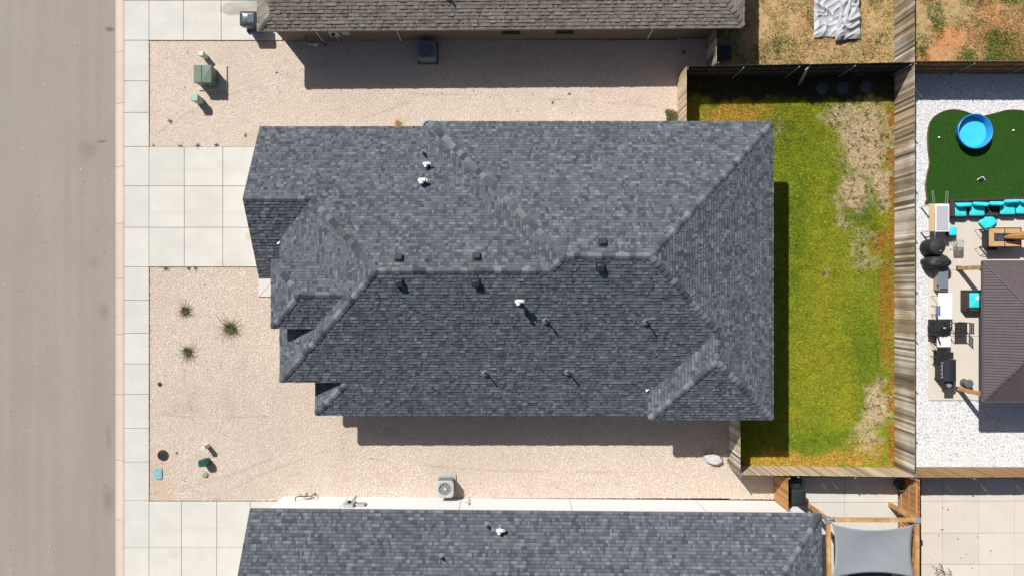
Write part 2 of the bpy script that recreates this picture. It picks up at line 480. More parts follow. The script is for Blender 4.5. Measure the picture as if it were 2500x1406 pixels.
# gravel yards
L0 = g(365.5, 0)[0]
yN = g(0, 101)[1]; yD0 = g(0, 358)[1]; yD1 = g(0, 653)[1]; yS = g(0, 1221.5)[1]
grects = [(L0, -9.6, yD0, yN), (-9.6, 8.1, 6.6, 12.1), (8.1, 9.5, 10.32, 12.15), (L0, -8.6, yS, yD1), (-8.6, 10.62, -10.25, -5.2), (10.62, 12.8, -10.3, -8.75)]
mb = MB()
for i, r in enumerate(grects): mb.box(r[0], r[1], r[2], r[3], -.28, -.006 - i * .002)
tag(mb.build('gravel_bed', M['gravel_bed'], smooth=False), 'sandy bed under the tan gravel yard around the middle house', 'gravel bed', kind='structure')
sx, sy = sample(grects, 430)
def keep_out(x, y):
    k = np.ones(len(x), bool)
    for (a, b, c, d) in [(-3.3, 11.2, -4.55, 6.95), (-8.5, 11.2, -5.35, -4.5), (-11.1, -3.2, .85, 6.95), (-9.8, -3.2, -3.75, .9), (g(365, 0)[0], -10, g(0, 652)[1], g(0, 359)[1]), (-12.36, -10.8, g(0, 724)[1], g(0, 681)[1] + .2)]:
        k &= ~((x > a) & (x < b) & (y > c) & (y < d))
    return k
k = keep_out(sx, sy); sx, sy = sx[k], sy[k]
def gcol(x, y, n):
    pal = np.array([(.675, .575, .49), (.64, .54, .455), (.715, .625, .545), (.59, .49, .41), (.665, .57, .49), (.49, .40, .33)])
    c = pal[RNG.choice(6, n, p=[.3, .25, .18, .13, .1, .04])]
    t = vnoise(x, y, .35, 3)[:, None]
    c = c * (.86 + .12 * t + .06 * vnoise(x, y, 1.6, 17)[:, None])
    px = 1250 + 50 * x; py = 703 - 50 * y
    for (ax, ay, bx_, by_, bow) in [(375, 1205, 660, 1120, 10), (560, 1200, 860, 1088, -14), (640, 1190, 900, 1110, -10), (380, 1010, 650, 1016, 4), (450, 900, 470, 1000, 8), (700, 330, 1000, 250, 10), (380, 330, 640, 210, -16), (900, 1120, 1500, 1150, 12), (1000, 230, 1600, 262, -8)]:
        tt = np.clip(((px - ax) * (bx_ - ax) + (py - ay) * (by_ - ay)) / ((bx_ - ax) ** 2 + (by_ - ay) ** 2), 0, 1)
        nx_, ny_ = -(by_ - ay), bx_ - ax; ll = math.hypot(nx_, ny_)
        bo = bow * 4 * tt * (1 - tt) + 5 * (vnoise(x, y, 1.2, 77) - .5)
        dd = np.hypot(px - ax - tt * (bx_ - ax) - bo * nx_ / ll, py - ay - tt * (by_ - ay) - bo * ny_ / ll)
        tr = np.clip(1 - dd / 4.5, 0, 1) * np.clip((vnoise(x, y, 1.4, 78) - .25) * 2.5, 0, 1)
        c = c * (1 - .28 * tr[:, None])
    foot = np.clip((vnoise(x, y, 2.3, 61) - .62) * 4, 0, 1) * np.clip((vnoise(x, y, .5, 62) - .35) * 3, 0, 1)
    c = c * (1 - .12 * foot[:, None])
    d = .7 * np.clip(1.2 - np.hypot((px - 392) / 40, (py - 1170) / 75), 0, 1)[:, None] * vnoise(x, y, 2.5, 9)[:, None]
    return c * (1 - d) + d * np.array([(.62, .40, .22)])
stones('gravel', sx, sy, 0.0, .017, .040, gcol, M['gravel'], 'loose pinkish tan gravel covering the front and side yards')

lx_, ly_ = sample([(L0, -11.8, yS, yD1), (L0, 8, 7.6, 12), (-8, 10.5, -10, -7)], 1.6)
blades('litter', lx_, ly_, .035, .02, .06, .016, np.tile([(.10, .075, .05)], (len(lx_), 1)) * RNG.uniform(.5, 1.6, (len(lx_), 1)), 'dark leaf bits and twigs strewn over the tan gravel', 3.0, 'litter')
# ------------------------------------------------------------------ roofs
def clip_poly(poly, axis, val, keep_greater):
    out = []
    n = len(poly)
    for i in range(n):
        a, b = poly[i], poly[(i + 1) % n]
        ia = (a[axis] >= val) == keep_greater or a[axis] == val
        ib = (b[axis] >= val) == keep_greater or b[axis] == val
        if ia: out.append(a)
        if ia != ib:
            t = (val - a[axis]) / (b[axis] - a[axis])
            out.append((a[0] + t * (b[0] - a[0]), a[1] + t * (b[1] - a[1])))
    return out

def plane_frame(poly):
    P = [Vector(p) for p in poly]
    n = Vector((0, 0, 0))
    for i in range(len(P)):
        a, b = P[i], P[(i + 1) % len(P)]
        n += Vector(((a.y - b.y) * (a.z + b.z), (a.z - b.z) * (a.x + b.x), (a.x - b.x) * (a.y + b.y)))
    n.normalize()
    if n.z < 0: n = -n
    up = (Vector((0, 0, 1)) - n * n.z).normalized()
    u = up.cross(n)
    o = min(P, key=lambda p: p.z)
    return o, u, up, n, P

GREYS = [(.130, .146, .163), (.109, .122, .138), (.089, .100, .114), (.154, .171, .190), (.071, .080, .093), (.190, .207, .226), (.126, .138, .151)]
CAPG = [(.102, .112, .122), (.138, .150, .161), (.080, .088, .097), (.178, .191, .204), (.064, .071, .079), (.206, .220, .233), (.120, .130, .140)]
GW = [.25, .22, .18, .15, .08, .06, .06]
BROWNS = [(.305, .270, .222), (.268, .235, .192), (.230, .200, .164), (.338, .302, .252), (.28, .245, .205), (.198, .172, .142)]
BW = [.25, .25, .18, .12, .12, .08]
EXPO = .155

class Roof:
    def __init__(s, root, deck_mat, fascia_mat, pal, wts, view=None):
        s.root = root; s.pal = pal; s.wts = wts; s.tabs = MB(); s.cand = []; s.polys = []; s.view = view
        s.deck_mat = deck_mat; s.fascia = fascia_mat
        s.deck = MB(); s.fas = MB()
    def face(s, poly, shingled=True, exp=EXPO, clipY=None):
        o, u, up, n, P = plane_frame(poly)
        # deck slab: top skin on the plane, 0.16 m fascia below
        N = len(P)
        s.deck.add(P, [tuple(range(N))])
        drop = Vector((0, 0, -.15))
        s.fas.add([p + Vector((0, 0, -.004)) for p in P] + [p + drop for p in P], [(i, (i + 1) % N, N + (i + 1) % N, N + i) for i in range(N)] + [tuple(range(2 * N - 1, N - 1, -1))])
        if not shingled: return
        uv = [((p - o).dot(u), (p - o).dot(up)) for p in P]
        umin, umax = min(a for a, b in uv), max(a for a, b in uv)
        vmax = max(b for a, b in uv)
        rows = int(vmax / exp) + 1
        for i in range(rows):
            v0 = i * exp - (.012 if i == 0 else 0); v1 = (i + 1) * exp
            row = clip_poly(clip_poly(uv, 1, v0, True), 1, v1, False) if i else clip_poly(uv, 1, v1, False)
            if len(row) < 3: continue
            ra, rb = min(p[0] for p in row), max(p[0] for p in row)
            x = ra - random.uniform(0, .3)
            last = None
            while x < rb:
                wd = random.choice((.07, .09, .11, .13, .16, .20, .24))
                ci = random.choices(range(len(s.pal)), s.wts)[0]
                t = random.choice((.014, .014, .032))
                a, b = x, x + wd
                x = b
                if b < ra: continue
                pl = clip_poly(clip_poly(row, 0, a, True), 0, b, False)
                if len(pl) < 3: continue
                c3 = o + u * (a + wd / 2) + up * (v0 + exp / 2)
                kx = H / (H - c3.z) * 50
                px, py = 1250 + c3.x * kx, 703 - c3.y * kx
                if px < -300 or px > 2800 or py < -300 or py > 1706: continue
                full = len(pl) == 4 and abs(max(p[0] for p in pl) - min(p[0] for p in pl) - wd) < 1e-6 and abs(sum(pl[q][0] * pl[(q + 1) % 4][1] - pl[(q + 1) % 4][0] * pl[q][1] for q in range(4)) / 2 ) > .995 * wd * exp
                inside = 0 < px < 2500 and 0 < py < 1406
                rec = (o, u, up, n, v0, a, wd, exp, t, ci, pl)
                if full and inside and i > 0: s.cand.append((wd * kx, rec))
                else: s.emit(rec)
        return
    def emit(s, rec):
        o, u, up, n, v0, a, wd, exp, t, ci, pl = rec
        j = random.uniform(.93, 1.07)
        col = tuple(c * j for c in s.pal[ci])
        vs = []
        for (p, q) in pl:
            h = .004 + t * (1 - (q - v0) / exp * .85)
            vs.append(o + u * p + up * q + n * h)
        for (p, q) in pl: vs.append(o + u * p + up * q - n * .004)
        N = len(pl)
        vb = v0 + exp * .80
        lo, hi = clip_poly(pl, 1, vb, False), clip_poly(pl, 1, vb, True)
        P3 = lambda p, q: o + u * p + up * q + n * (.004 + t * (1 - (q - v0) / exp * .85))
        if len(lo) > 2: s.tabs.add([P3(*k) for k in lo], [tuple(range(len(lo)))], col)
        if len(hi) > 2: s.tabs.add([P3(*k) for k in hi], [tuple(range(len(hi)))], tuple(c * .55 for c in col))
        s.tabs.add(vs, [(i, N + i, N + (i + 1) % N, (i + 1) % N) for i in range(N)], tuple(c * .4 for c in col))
    def cap_line(s, a, b, d0, d1, wdt=.15, ln=.27):
        """ridge caps from a (low) to b; d0, d1 = unit downhill directions of the two faces"""
        a, b = Vector(a), Vector(b)
        L = (b - a).length; t = (b - a).normalized()
        nn = max(1, int(L / ln)); ln = L / nn
        def side(d):
            d = Vector(d); d = d - t * d.dot(t); return d.normalized()
        e0, e1 = side(d0), side(d1)
        a = a + t * .12; L -= .12; ln = L / nn
        upv = -(e0 + e1)
        upv = upv.normalized() if upv.length > .05 else Vector((0, 0, 1))
        meshes = {}
        for i in range(nn):
            ci = random.choices(range(len(s.pal)), [1, 1, 1, 1, 1, 1, 1][:len(s.pal)])[0]
            if ci not in meshes:
                q = MB(); h0, h1 = .065, .03
                vs = []
                for (al, h) in ((-.02, h0), (ln, h1)):
                    vs += [t * al + e0 * wdt + upv * (h - .012), t * al + e0 * .03 + upv * h, t * al + e1 * .03 + upv * h, t * al + e1 * wdt + upv * (h - .012)]
                vs += [p - upv * .05 for p in vs[:8]]
                q.add(vs, [(0, 1, 5, 4), (1, 2, 6, 5), (2, 3, 7, 6), (0, 8, 9, 1), (1, 9, 10, 2), (2, 10, 11, 3), (0, 4, 12, 8), (3, 11, 15, 7)], (CAPG if s.pal is GREYS else s.pal)[ci])
                me = q.mesh('ridge_cap'); me.materials.append(M['shingle']); me.update(); meshes[ci] = me
            p = a + t * ln * i
            kx = H / (H - p.z) * 50
            px, py = 1250 + p.x * kx, 703 - p.y * kx
            if px < -300 or px > 2800 or py < -300 or py > 1706: continue
            link('ridge_cap', meshes[ci], None, s.obj, Matrix.Translation(p))
    def build(s, nind=300):
        r = s.deck.build('roof', s.deck_mat, s.root, smooth=False)
        s.obj = r
        f = s.fas.build('fascia', s.fascia, r, smooth=False)
        s.cand.sort(key=lambda c: -c[0])
        top = s.cand[:nind * 3]; rest = s.cand[nind * 3:]
        random.shuffle(top)
        ind = top[:nind]; rest += top[nind:]
        for c, rec in rest: s.emit(rec)
        cache = {}
        for c, (o, u, up, n, v0, a, wd, exp, t, ci, pl) in ind:
            kk = (wd, t, ci)
            if kk not in cache:
                q = MB()
                h0, h1 = .004 + t, .004 + t * .15
                hb = h0 + (h1 - h0) * .8; eb = exp * .8
                vs = [(0, 0, h0), (wd, 0, h0), (wd, exp, h1), (0, exp, h1), (0, 0, -.004), (wd, 0, -.004), (wd, exp, -.004), (0, exp, -.004), (0, eb, hb), (wd, eb, hb)]
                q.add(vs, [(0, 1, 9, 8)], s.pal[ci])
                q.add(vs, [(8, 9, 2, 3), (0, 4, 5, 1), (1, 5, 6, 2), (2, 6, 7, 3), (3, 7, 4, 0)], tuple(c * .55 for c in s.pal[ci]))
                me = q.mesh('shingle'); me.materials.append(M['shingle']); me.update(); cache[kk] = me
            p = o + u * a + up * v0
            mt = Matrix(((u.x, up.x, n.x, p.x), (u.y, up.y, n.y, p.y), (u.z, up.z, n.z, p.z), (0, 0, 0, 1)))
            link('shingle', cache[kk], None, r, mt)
        t = s.tabs.build('shingles', M['shingle'], r, smooth=False)
        t['kind'] = 'stuff'
        return r

# ---- the middle house
house = thing('house', 'house with charcoal grey shingled hip roof filling the middle of the frame', 'house', (0, 0, 0))
R = Roof(house, M['shingle_dark'], M['fascia'], GREYS, GW)
A = (-3.74, 7.41, 3.2); B = (11.645, 7.41, 3.2); SEc = (11.645, -5.86, 3.2); SWc = (6.08, -5.86, 3.2)
R1 = (5.5, 1.265, 6.9); R0 = (2.076, 1.265, 6.9); SEr = (8.67, -3.09, 4.99); SEv = (8.67, -1.816, 4.99); VV = (6.08, -4.703, 3.2)
Rv = (1.511, .69, 6.54); Rw = (-5.453, .69, 6.54); Vn = (-3.74, 6.077, 3.2); Csw = (-10.24, -4.154, 3.54); Rg = (-8.55, 3.81, 4.604)
Cl = (-8.94, -5.776, 2.535); Hl = (-7.32, -4.154, 3.54)
R.face([A, B, R1, R0])
R.face([B, SEc, SEr, SEv, R1])
R.face([SEc, SWc, SEr])
R.face([SWc, VV, SEv, SEr])
R.face([R0, R1, SEv, VV, (6.4, -4.75, 3.171), (6.4, -5.776, 2.535), Cl, Hl, Csw, Rw, Rv])
R.face([Csw, Rw, Rg, (-10.24, 2.106, 3.544)])
R.face([Rg, Rw, Rv, Vn, (-3.5, 6.09, 3.192), (-3.5, 7.35, 2.411), (-11.5, 7.35, 2.411), (-11.5, 3.81, 4.604)])
R.face([A, R0, Rv, Vn])
R.face([(-11.5, 3.81, 4.604), (-11.5, .43, 2.51), (-9.9, .43, 2.51), (-9.9, 2.1, 3.545), (-10.24, 2.106, 3.549), Rg])
R.face([Cl, Hl, (-7.32, -3.8, 3.54), (-8.94, -3.8, 2.535)])
ge = 4.7
G1 = (-10.25, 1.185, ge); G2 = (-10.25, -1.72, ge); Gr = (-8.80, -.27, 5.60); Gx = (-6.955, -.27, 5.60)
R.face([G1, Gr, Gx, (-8.393, 1.185, ge)])
R.face([G2, (-8.393, -1.72, ge), Gx, Gr])
R.face([G1, G2, Gr])
roof = R.build()
s62 = .53
dN, dS, dE, dW = (0, .85, -s62), (0, -.85, -s62), (.85, 0, -s62), (-.85, 0, -s62)
for a, b, d0, d1 in [(B, R1, dN, dE), (A, R0, dN, dW), (R0, R1, dN, dS), (SEv, R1, dE, dS), (SEc, SEr, dE, dS), (SWc, SEr, dS, dW), (SEr, SEv, dE, dW), (Rv, R0, dW, dS), (Rw, Rv, dN, dS), (Csw, Rw, dW, dS), (Rg, Rw, dN, dW), ((-11.5, 3.81, 4.604), Rg, dN, dS), (Cl, Hl, dW, dS), (G1, Gr, dN, dW), (G2, Gr, dS, dW), (Gr, Gx, dN, dS)]:
    R.cap_line(a, b, d0, d1)

# walls of the middle house (hidden from straight above, seen from a step aside)
mb = MB()
mb.box(-3.3, 11.2, -4.55, 6.95, -.1, 3.15)
mb.box(-8.5, 6.5, -5.35, -4.553, -.1, 2.62)
mb.box(6.503, 11.2, -5.42, -4.553, -.1, 3.15)
mb.box(-11.1, -3.303, .85, 6.95, -.1, 2.5)
mb.box(-9.8, -3.303, -3.75, .847, -.1, 3.5)
mb.box(-9.85, -8.0, -1.35, .8, -.1, 4.62)
mb.add([(-11.1, .85, 2.5), (-11.1, 6.95, 2.5), (-11.1, 3.81, 4.35)], [(0, 1, 2)])
mb.build('wall', M['stucco'], house, smooth=False)
q = MB(); q.box(-11.16, -11.103, 1.4, 6.3, 0, 2.15); gd = q.build('garage_door', M['white_trim'], house, smooth=False)
for i in range(4):
    for j in range(8):
        q = MB(); q.box(-11.175, -11.16, 1.45 + j * .605, 2.0 + j * .605, .06 + i * .53, .53 + i * .53); q.build('panel', M['white_trim'], gd, smooth=False)
q = MB(); q.box(-9.87, -9.853, -.75, .2, .05, 2.1); q.build('door', M['fascia_brown'], house, smooth=False)
for (yy, z0) in ((-2.8, 1.0), (-2.2, 1.0)):
    q = MB(); q.box(-9.83, -9.803, yy - .25, yy + .25, .9, 2.1); q.build('window', M['glass_dark'], house, smooth=False)
for xx in (-6, -2, 3.2):
    q = MB(); q.box(xx - .5, xx + .5, -5.38, -5.353, 1.0, 2.1); q.build('window', M['glass_dark'], house, smooth=False)

def zon(X, Y, which):
    return {'N': 6.968 - .62 * Y, 'S': 6.116 + .62 * Y, 'M': 6.9 - .602 * (Y - 1.265)}[which]
def on_plane(px, py, which):
    z = 5
    for _ in range(12):
        X, Y = w(px, py, z); z = zon(X, Y, which)
    return X, Y, z

def box_vent(px, py, which, parent):
    X, Y, z = on_plane(px, py, which)
    sgn = -1 if which == 'S' else 1
    rot = Matrix.Rotation(math.radians(-31.8 * sgn), 4, 'X')
    q = MB(); T = Matrix.Translation((X, Y, z)) @ rot
    q.box(-.19, .19, -.2, .2, .018, .034, T)
    pts = rrect(0, 0, .30, .30, .05, 3)
    n = len(pts)
    vs = [T @ Vector((x, y, .03)) for x, y in pts] + [T @ Vector((x, y, .15)) for x, y in pts] + [T @ Vector((x * .82, y * .82, .19)) for x, y in pts]
    q.add(vs, [(i, (i + 1) % n, n + (i + 1) % n, n + i) for i in range(n)] + [(n + i, n + (i + 1) % n, 2 * n + (i + 1) % n, 2 * n + i) for i in range(n)] + [tuple(range(2 * n, 3 * n))])
    return q.build('box_vent', M['vent'], parent)
M['vent'] = mat('vent_black', (.034, .036, .040), (.045, .047, .05), 20, rough=.35, spec=.5)
for px, py, wh in [(974, 632, 'N'), (1164, 629, 'N'), (1471, 594, 'M'), (975, 688, 'S'), (1162, 688, 'S'), (1466, 650, 'S')]:
    box_vent(px, py, wh, roof)

def pipe(px, py, pl, parent, hgt, r, m, tee=False, boot=True, zf=None):
    X, Y, z = on_plane(px, py, pl) if zf is None else zf
    q = MB()
    q.cyl((X, Y, z - .1), (X, Y, z + hgt), r, r, 12)
    if tee:
        q.cyl((X - .12, Y, z + hgt), (X + .12, Y, z + hgt), r * 1.1, r * 1.1, 10)
        q.cyl((X - .12, Y, z + hgt + .01), (X - .12, Y, z + hgt - .12), r * 1.05, r * 1.05, 10)
        q.cyl((X + .12, Y, z + hgt + .01), (X + .12, Y, z + hgt - .07), r * 1.05, r * 1.05, 10)
        q.cyl((X - .05, Y - .02, z + hgt - .02), (X - .05, Y - .15, z + hgt - .02), r * 1.2, r * 1.2, 10)
    else:
        q.cyl((X, Y, z + hgt - .03), (X, Y, z + hgt + .002), r * 1.15, r * 1.15, 12)
    q.build('vent_pipe', m, parent)
    if boot:
        q = MB(); q.lathe([(.17, .02), (.12, .045), (r * 1.5, .1), (r * 1.15, .16), (0, .16)], (X, Y, z), 14)
        q.build('pipe_boot', M['lead'], parent)
pipe(1035, 376, 'N', roof, .38, .045, M['black_metal'])
pipe(1044, 403, 'N', roof, .34, .06, M['pvc'], True)
pipe(1034, 443, 'N', roof, .36, .085, M['pvc'], True)
pipe(1268, 735, 'S', roof, .52, .07, M['pvc'], True)
pipe(1041, 635, 'N', roof, .10, .045, M['black_metal'], boot=False)
for px, py in ((1332, 780), (1577, 783), (1185, 908), (1386, 906)):
    pipe(px, py, 'S', roof, .50, .035, M['black_metal'])
def flash(px, py, z, rz):
    q = MB(); x, y = w(px, py, z)
    T = Matrix.Translation((x, y, z)) @ Matrix.Rotation(rz, 4, 'Z')
    q.add([T @ Vector(p) for p in [(-.09, 0, .02), (.10, .05, .03), (.0, -.08, .08), (.01, 0, .0)]], [(0, 1, 2), (0, 2, 3), (1, 3, 2), (0, 3, 1)])
    q.build('flashing', M['pvc'], roof, smooth=False)
flash(680, 593, 3.6, 0.3); flash(780, 627, 4.75, .6); flash(783, 804, 4.72, .1); flash(1579, 951, 3.32, -.2)

# ---- the house to the north (brown roof)
nh = thing('house', 'house with brown shingled roof along the top edge', 'house', (0, 14, 0))
RN = Roof(nh, M['shingle_brown'], M['fascia_brown'], BROWNS, BW)
zN = 2.6
def zs(y, x): return zN + .62 * (y - (11.70 + .007 * (x + 1)))
eW = (-11.56, 11.63, zN); eE = (10.53, 11.79, zN)
hW = (-10.85, 12.27, zs(12.27, -10.85)); hE2 = (5.8, 17.1, zs(17.1, 5.8))
rW = (-10.85, 17.0, zs(17.0, -10.85))
RN.face([eW, eE, hE2, rW, hW])
RN.face([eE, (10.53, 22.2, zN), hE2])
RN.face([eW, hW, (-10.85, 17.0, hW[2]), (-10.85, 21.5, hW[2]), (-11.56, 22.0, zN)])
RN.face([rW, hE2, (10.53, 22.2, zN), (-10.85, 22.2, zN)], False)
rn = RN.build(300)
RN.cap_line(eE, hE2, dS, dE); RN.cap_line(eW, hW, dS, dW)
q = MB(); yW0, yW1 = 12.04, 12.2
q.prism([(-11.1, 12.03), (10.1, 12.18), (10.1, 21.8), (-11.1, 21.6)], -.1, 2.55)
q.add([(-10.86, 12.3, 2.4), (-10.86, 17, 2.4), (-10.86, 21.5, 2.4), (-10.86, 17, 5.85)], [(0, 1, 3), (1, 2, 3)])
nwall = q.build('wall', M['brick'], nh, smooth=False)
for px in (1248, 1380):
    x = (px - 1250) / 50 * .96; yw = 12.03 + .15 * (x + 11.1) / 21.2
    q = MB(); q.box(x - .42, x + .42, yw - .03, yw + .05, 1.0, 2.2)
    win = q.build('window', M['glass_dark'], nh, smooth=False)
    q = MB()
    for a in ((x - .47, x - .42), (x + .42, x + .47)): q.box(a[0], a[1], yw - .05, yw + .04, .95, 2.2)
    q.box(x - .5, x + .5, yw - .08, yw + .04, .88, .95)
    q.build('frame', M['fascia_brown'], win, smooth=False)
for x in (-5.4, 6.6, -9.2):
    yw = 12.03 + .15 * (x + 11.1) / 21.2
    q = MB(); q.box(x - .02, x + .02, yw - .06, yw - .01, .1, 2.5); q.build('downspout', M['white_trim'], nh, smooth=False)
pipe(0, 0, 'N', rn, .3, .05, M['black_metal'], zf=(-2.85, 12.95, zs(12.95, -2.85)))

# ---- the house to the south (white walls)
sh = thing('house', 'house with charcoal shingled roof and white wall along the bottom edge', 'house', (0, -14, 0))
RS = Roof(sh, M['shingle_dark'], M['fascia'], GREYS, GW)
dy = lambda x: -10.0 - .0085 * (x + 11.89)
zq = lambda x, y: 2.6 + .62 * (dy(x) - y)
aW = (-11.89, dy(-11.89), 2.6); aE = (14.04, dy(14.04), 2.6)
pW = (-11.89, -17.0, zq(-11.89, -17)); pE = (7.0, -17.2, zq(7.0, -17.2))
RS.face([aW, aE, pE, pW])
RS.face([aE, (14.04, -24.2, 2.6), pE])
RS.face([pW, pE, (14.04, -24.2, 2.6), (-11.89, -24, 2.6)], False)
rs = RS.build(300)
RS.cap_line(aE, pE, dN, dE)
q = MB(); q.prism([(-11.2, -10.17), (13.6, -10.4), (13.6, -23.8), (-11.2, -23.6)][::-1], -.1, 2.5)
q.add([(-11.2, -10.2, 2.5), (-11.2, -23.6, 2.5), (-11.2, -17, 6.5)], [(0, 1, 2)])
q.build('wall', M['white_wall'], sh, smooth=False)
for px in (850, 1127, 1390, 1700):
    x = (px - 1250) / 50; yy = -10.17 - .23 * (x + 11.2) / 24.8
    q = MB(); q.box(x - .012, x + .012, yy - .01, yy + .004, 0, 2.5); q.build('wall_joint', M['fascia'], sh, smooth=False)
def spipe(px, py, h, r, m, tee):
    z = 3.2
    for _ in range(10):
        X, Y = w(px, py, z); z = zq(X, Y)
    pipe(0, 0, 'N', rs, h, r, m, tee, zf=(X, Y, z))
spipe(1191, 1281, .32, .045, M['black_metal'], False); spipe(1222, 1288, .40, .07, M['pvc'], True); spipe(1080, 1358, .32, .045, M['black_metal'], False)

# ------------------------------------------------------------------ lawns and dirt yards
def blob(px, py, L):
    d = np.zeros(len(px))
    for (x, y, rx, ry, s) in L:
        d = np.maximum(d, s * np.clip(1.35 - np.hypot((px - x) / rx, (py - y) / ry), 0, 1))
    return np.clip(d, 0, 1)
def lawn_w(x, y):
    """weights of dry tan, gold, orange and deep green over the back lawn, with ragged borders"""
    px = 1250 + 50 * x + 26 * (vnoise(x, y, 1.6, 1) - .5) + 14 * (vnoise(x, y, 4.5, 2) - .5)
    py = 703 - 50 * y + 26 * (vnoise(x, y, 1.6, 5) - .5) + 14 * (vnoise(x, y, 4.5, 6) - .5)
    n1 = vnoise(x, y, 3.2, 21); n2 = vnoise(x, y, 7, 22); n3 = vnoise(x, y, .8, 23)
    dry = blob(px, py, [(2110, 350, 75, 130, 1), (2060, 280, 60, 45, .8), (2085, 470, 52, 55, .9), (2150, 450, 35, 60, 1), (2105, 620, 50, 70, .55), (2060, 540, 25, 30, .6), (2140, 980, 38, 70, 1), (2120, 1060, 45, 60, .7), (2155, 640, 20, 50, .4), (1900, 330, 24, 40, .35), (2020, 660, 30, 16, .4)])
    dry = np.clip(dry * 1.6 - .6 * n1 - .45 * n2 + .12, 0, 1)
    gold = blob(px, py, [(1790, 275, 95, 40, 1.2), (1990, 1125, 200, 26, 1.1), (1850, 1128, 60, 20, 1), (2120, 1100, 60, 45, .8), (2160, 300, 40, 60, .6)])
    gold = np.clip(gold * 1.3 - .5 * n1, 0, 1)
    orange = np.clip((px - 2170 + 12 * (n1 - .5)) / 8, 0, 1) * np.clip((py - 240) / 30, 0, 1)
    orange = np.maximum(orange, blob(px, py, [(2150, 590, 18, 40, .9), (2160, 760, 14, 120, .8), (2158, 690, 16, 60, .9)]))
    yel = np.clip((n3 - .45) * 1.6, 0, 1) * .75
    yel = np.maximum(yel, blob(px, py, [(2010, 700, 60, 200, .8), (1990, 900, 70, 110, .9)]) * .6)
    deep = blob(px, py, [(2110, 510, 40, 45, .9), (1930, 320, 60, 60, .6), (2145, 860, 16, 60, .8), (2100, 860, 40, 90, .5), (1945, 560, 25, 160, .5), (2130, 560, 24, 50, .8), (1990, 1080, 120, 20, .6)]) * np.clip(1.3 - n1, 0, 1)
    fence_shade = np.clip((250 - py) / 14, 0, 1)  # shade strip below the dark fence, darkened into soil and blade colour
    return dry * (1 - fence_shade), gold * (1 - fence_shade), orange * (1 - fence_shade), yel * (1 - fence_shade), np.maximum(deep * (1 - fence_shade), 0), n2, fence_shade
def lawn_col(x, y, soil):
    dry, gold, orange, yel, deep, n2, fence_shade = lawn_w(x, y)
    n = len(x)
    def lerp(c, t, k): return c * (1 - t[:, None]) + np.array([k]) * t[:, None]
    if soil:
        c = np.tile(np.array([(.24, .29, .016)]), (n, 1))
        c = lerp(c, yel, (.30, .26, .02)); c = lerp(c, deep, (.07, .105, .012)); c = lerp(c, gold, (.33, .21, .05)); c = lerp(c, dry, (.52, .40, .245)); c = lerp(c, orange, (.33, .16, .03)); c = lerp(c, fence_shade, (.075, .06, .035))
    else:
        c = np.tile(np.array([(.28, .345, .026)]), (n, 1))
        c = lerp(c, yel, (.50, .465, .03)); c = lerp(c, deep, (.15, .26, .016)); c = lerp(c, gold, (.66, .44, .07)); c = lerp(c, dry, (.68, .54, .34)); c = lerp(c, orange, (.52, .26, .035)); c = lerp(c, fence_shade, (.09, .085, .03))
        c = c * RNG.uniform(.6, 1.35, (n, 1)) * (.82 + .36 * vnoise(x, y, 9, 50)[:, None])
        # stray green tufts in the dry patches
        tuft = (dry > .3) & (vnoise(x, y, 7.5, 40) > .78)
        c[tuft] = np.array([(.06, .10, .018)]) * RNG.uniform(.7, 1.2, (int(tuft.sum()), 1))
    return c, dry

def soil_sheet(name, rects, z, colfn, label, cat, step=.12):
    V, F, C = [], [], []
    b = 0
    for (x0, x1, y0, y1) in rects:
        nx, ny = max(1, int((x1 - x0) / step)), max(1, int((y1 - y0) / step))
        X, Y = np.meshgrid(np.linspace(x0, x1, nx + 1), np.linspace(y0, y1, ny + 1))
        Z = z + .02 * (vnoise(X, Y, 3, 8) - .5)
        V.append(np.stack([X.ravel(), Y.ravel(), Z.ravel()], 1))
        i = np.arange(nx)[None, :] + np.arange(ny)[:, None] * (nx + 1)
        i = i.ravel() + b
        q = np.concatenate([np.stack([i, i + 1, i + nx + 2], 1), np.stack([i, i + nx + 2, i + nx + 1], 1)])
        F.append(q); b += (nx + 1) * (ny + 1)
    V = np.concatenate(V); F = np.concatenate(F)
    cen = V[F].mean(1)
    o = link(name, np_mesh(name, V, F, colfn(cen[:, 0], cen[:, 1])), M['soil'])
    return tag(o, label, cat, kind='structure')

lawn_rects = [(8.12, 18.66, 6.8, 10.42), (11.0, 18.66, -5.6, 6.8), (10.64, 18.66, -8.72, -5.6)]
soil_sheet('lawn', lawn_rects, 0.0, lambda x, y: lawn_col(x, y, True)[0], 'green, gold and dry patched back lawn behind the middle house', 'lawn')
lx, ly = sample(lawn_rects, 1900)
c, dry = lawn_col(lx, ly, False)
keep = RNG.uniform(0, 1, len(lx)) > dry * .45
# taller dark green and straw tufts scattered in the dry patches
tx, ty = sample(lawn_rects, 9)
td = lawn_w(tx, ty)[0]
kk = td > .3; tx, ty = tx[kk], ty[kk]
nb = 26
gx_ = np.repeat(tx, nb) + RNG.normal(0, .055, len(tx) * nb); gy_ = np.repeat(ty, nb) + RNG.normal(0, .055, len(tx) * nb)
pal_ = np.array([(.05, .09, .012), (.07, .12, .018), (.66, .54, .34), (.30, .23, .12)])[RNG.choice(4, len(tx), p=[.26, .16, .32, .26])]
tc = np.repeat(pal_, nb, 0) * RNG.uniform(.6, 1.35, (len(gx_), 1))
blades('grass_tufts', gx_, gy_, .0, .05, .11, .013, tc, 'taller green and straw tufts in the dry lawn patches', 1.0)
blades('grass', lx[keep], ly[keep], .0, .035, .10, .014, c[keep], 'short patchy green and yellow grass of the back lawn', 1.1)

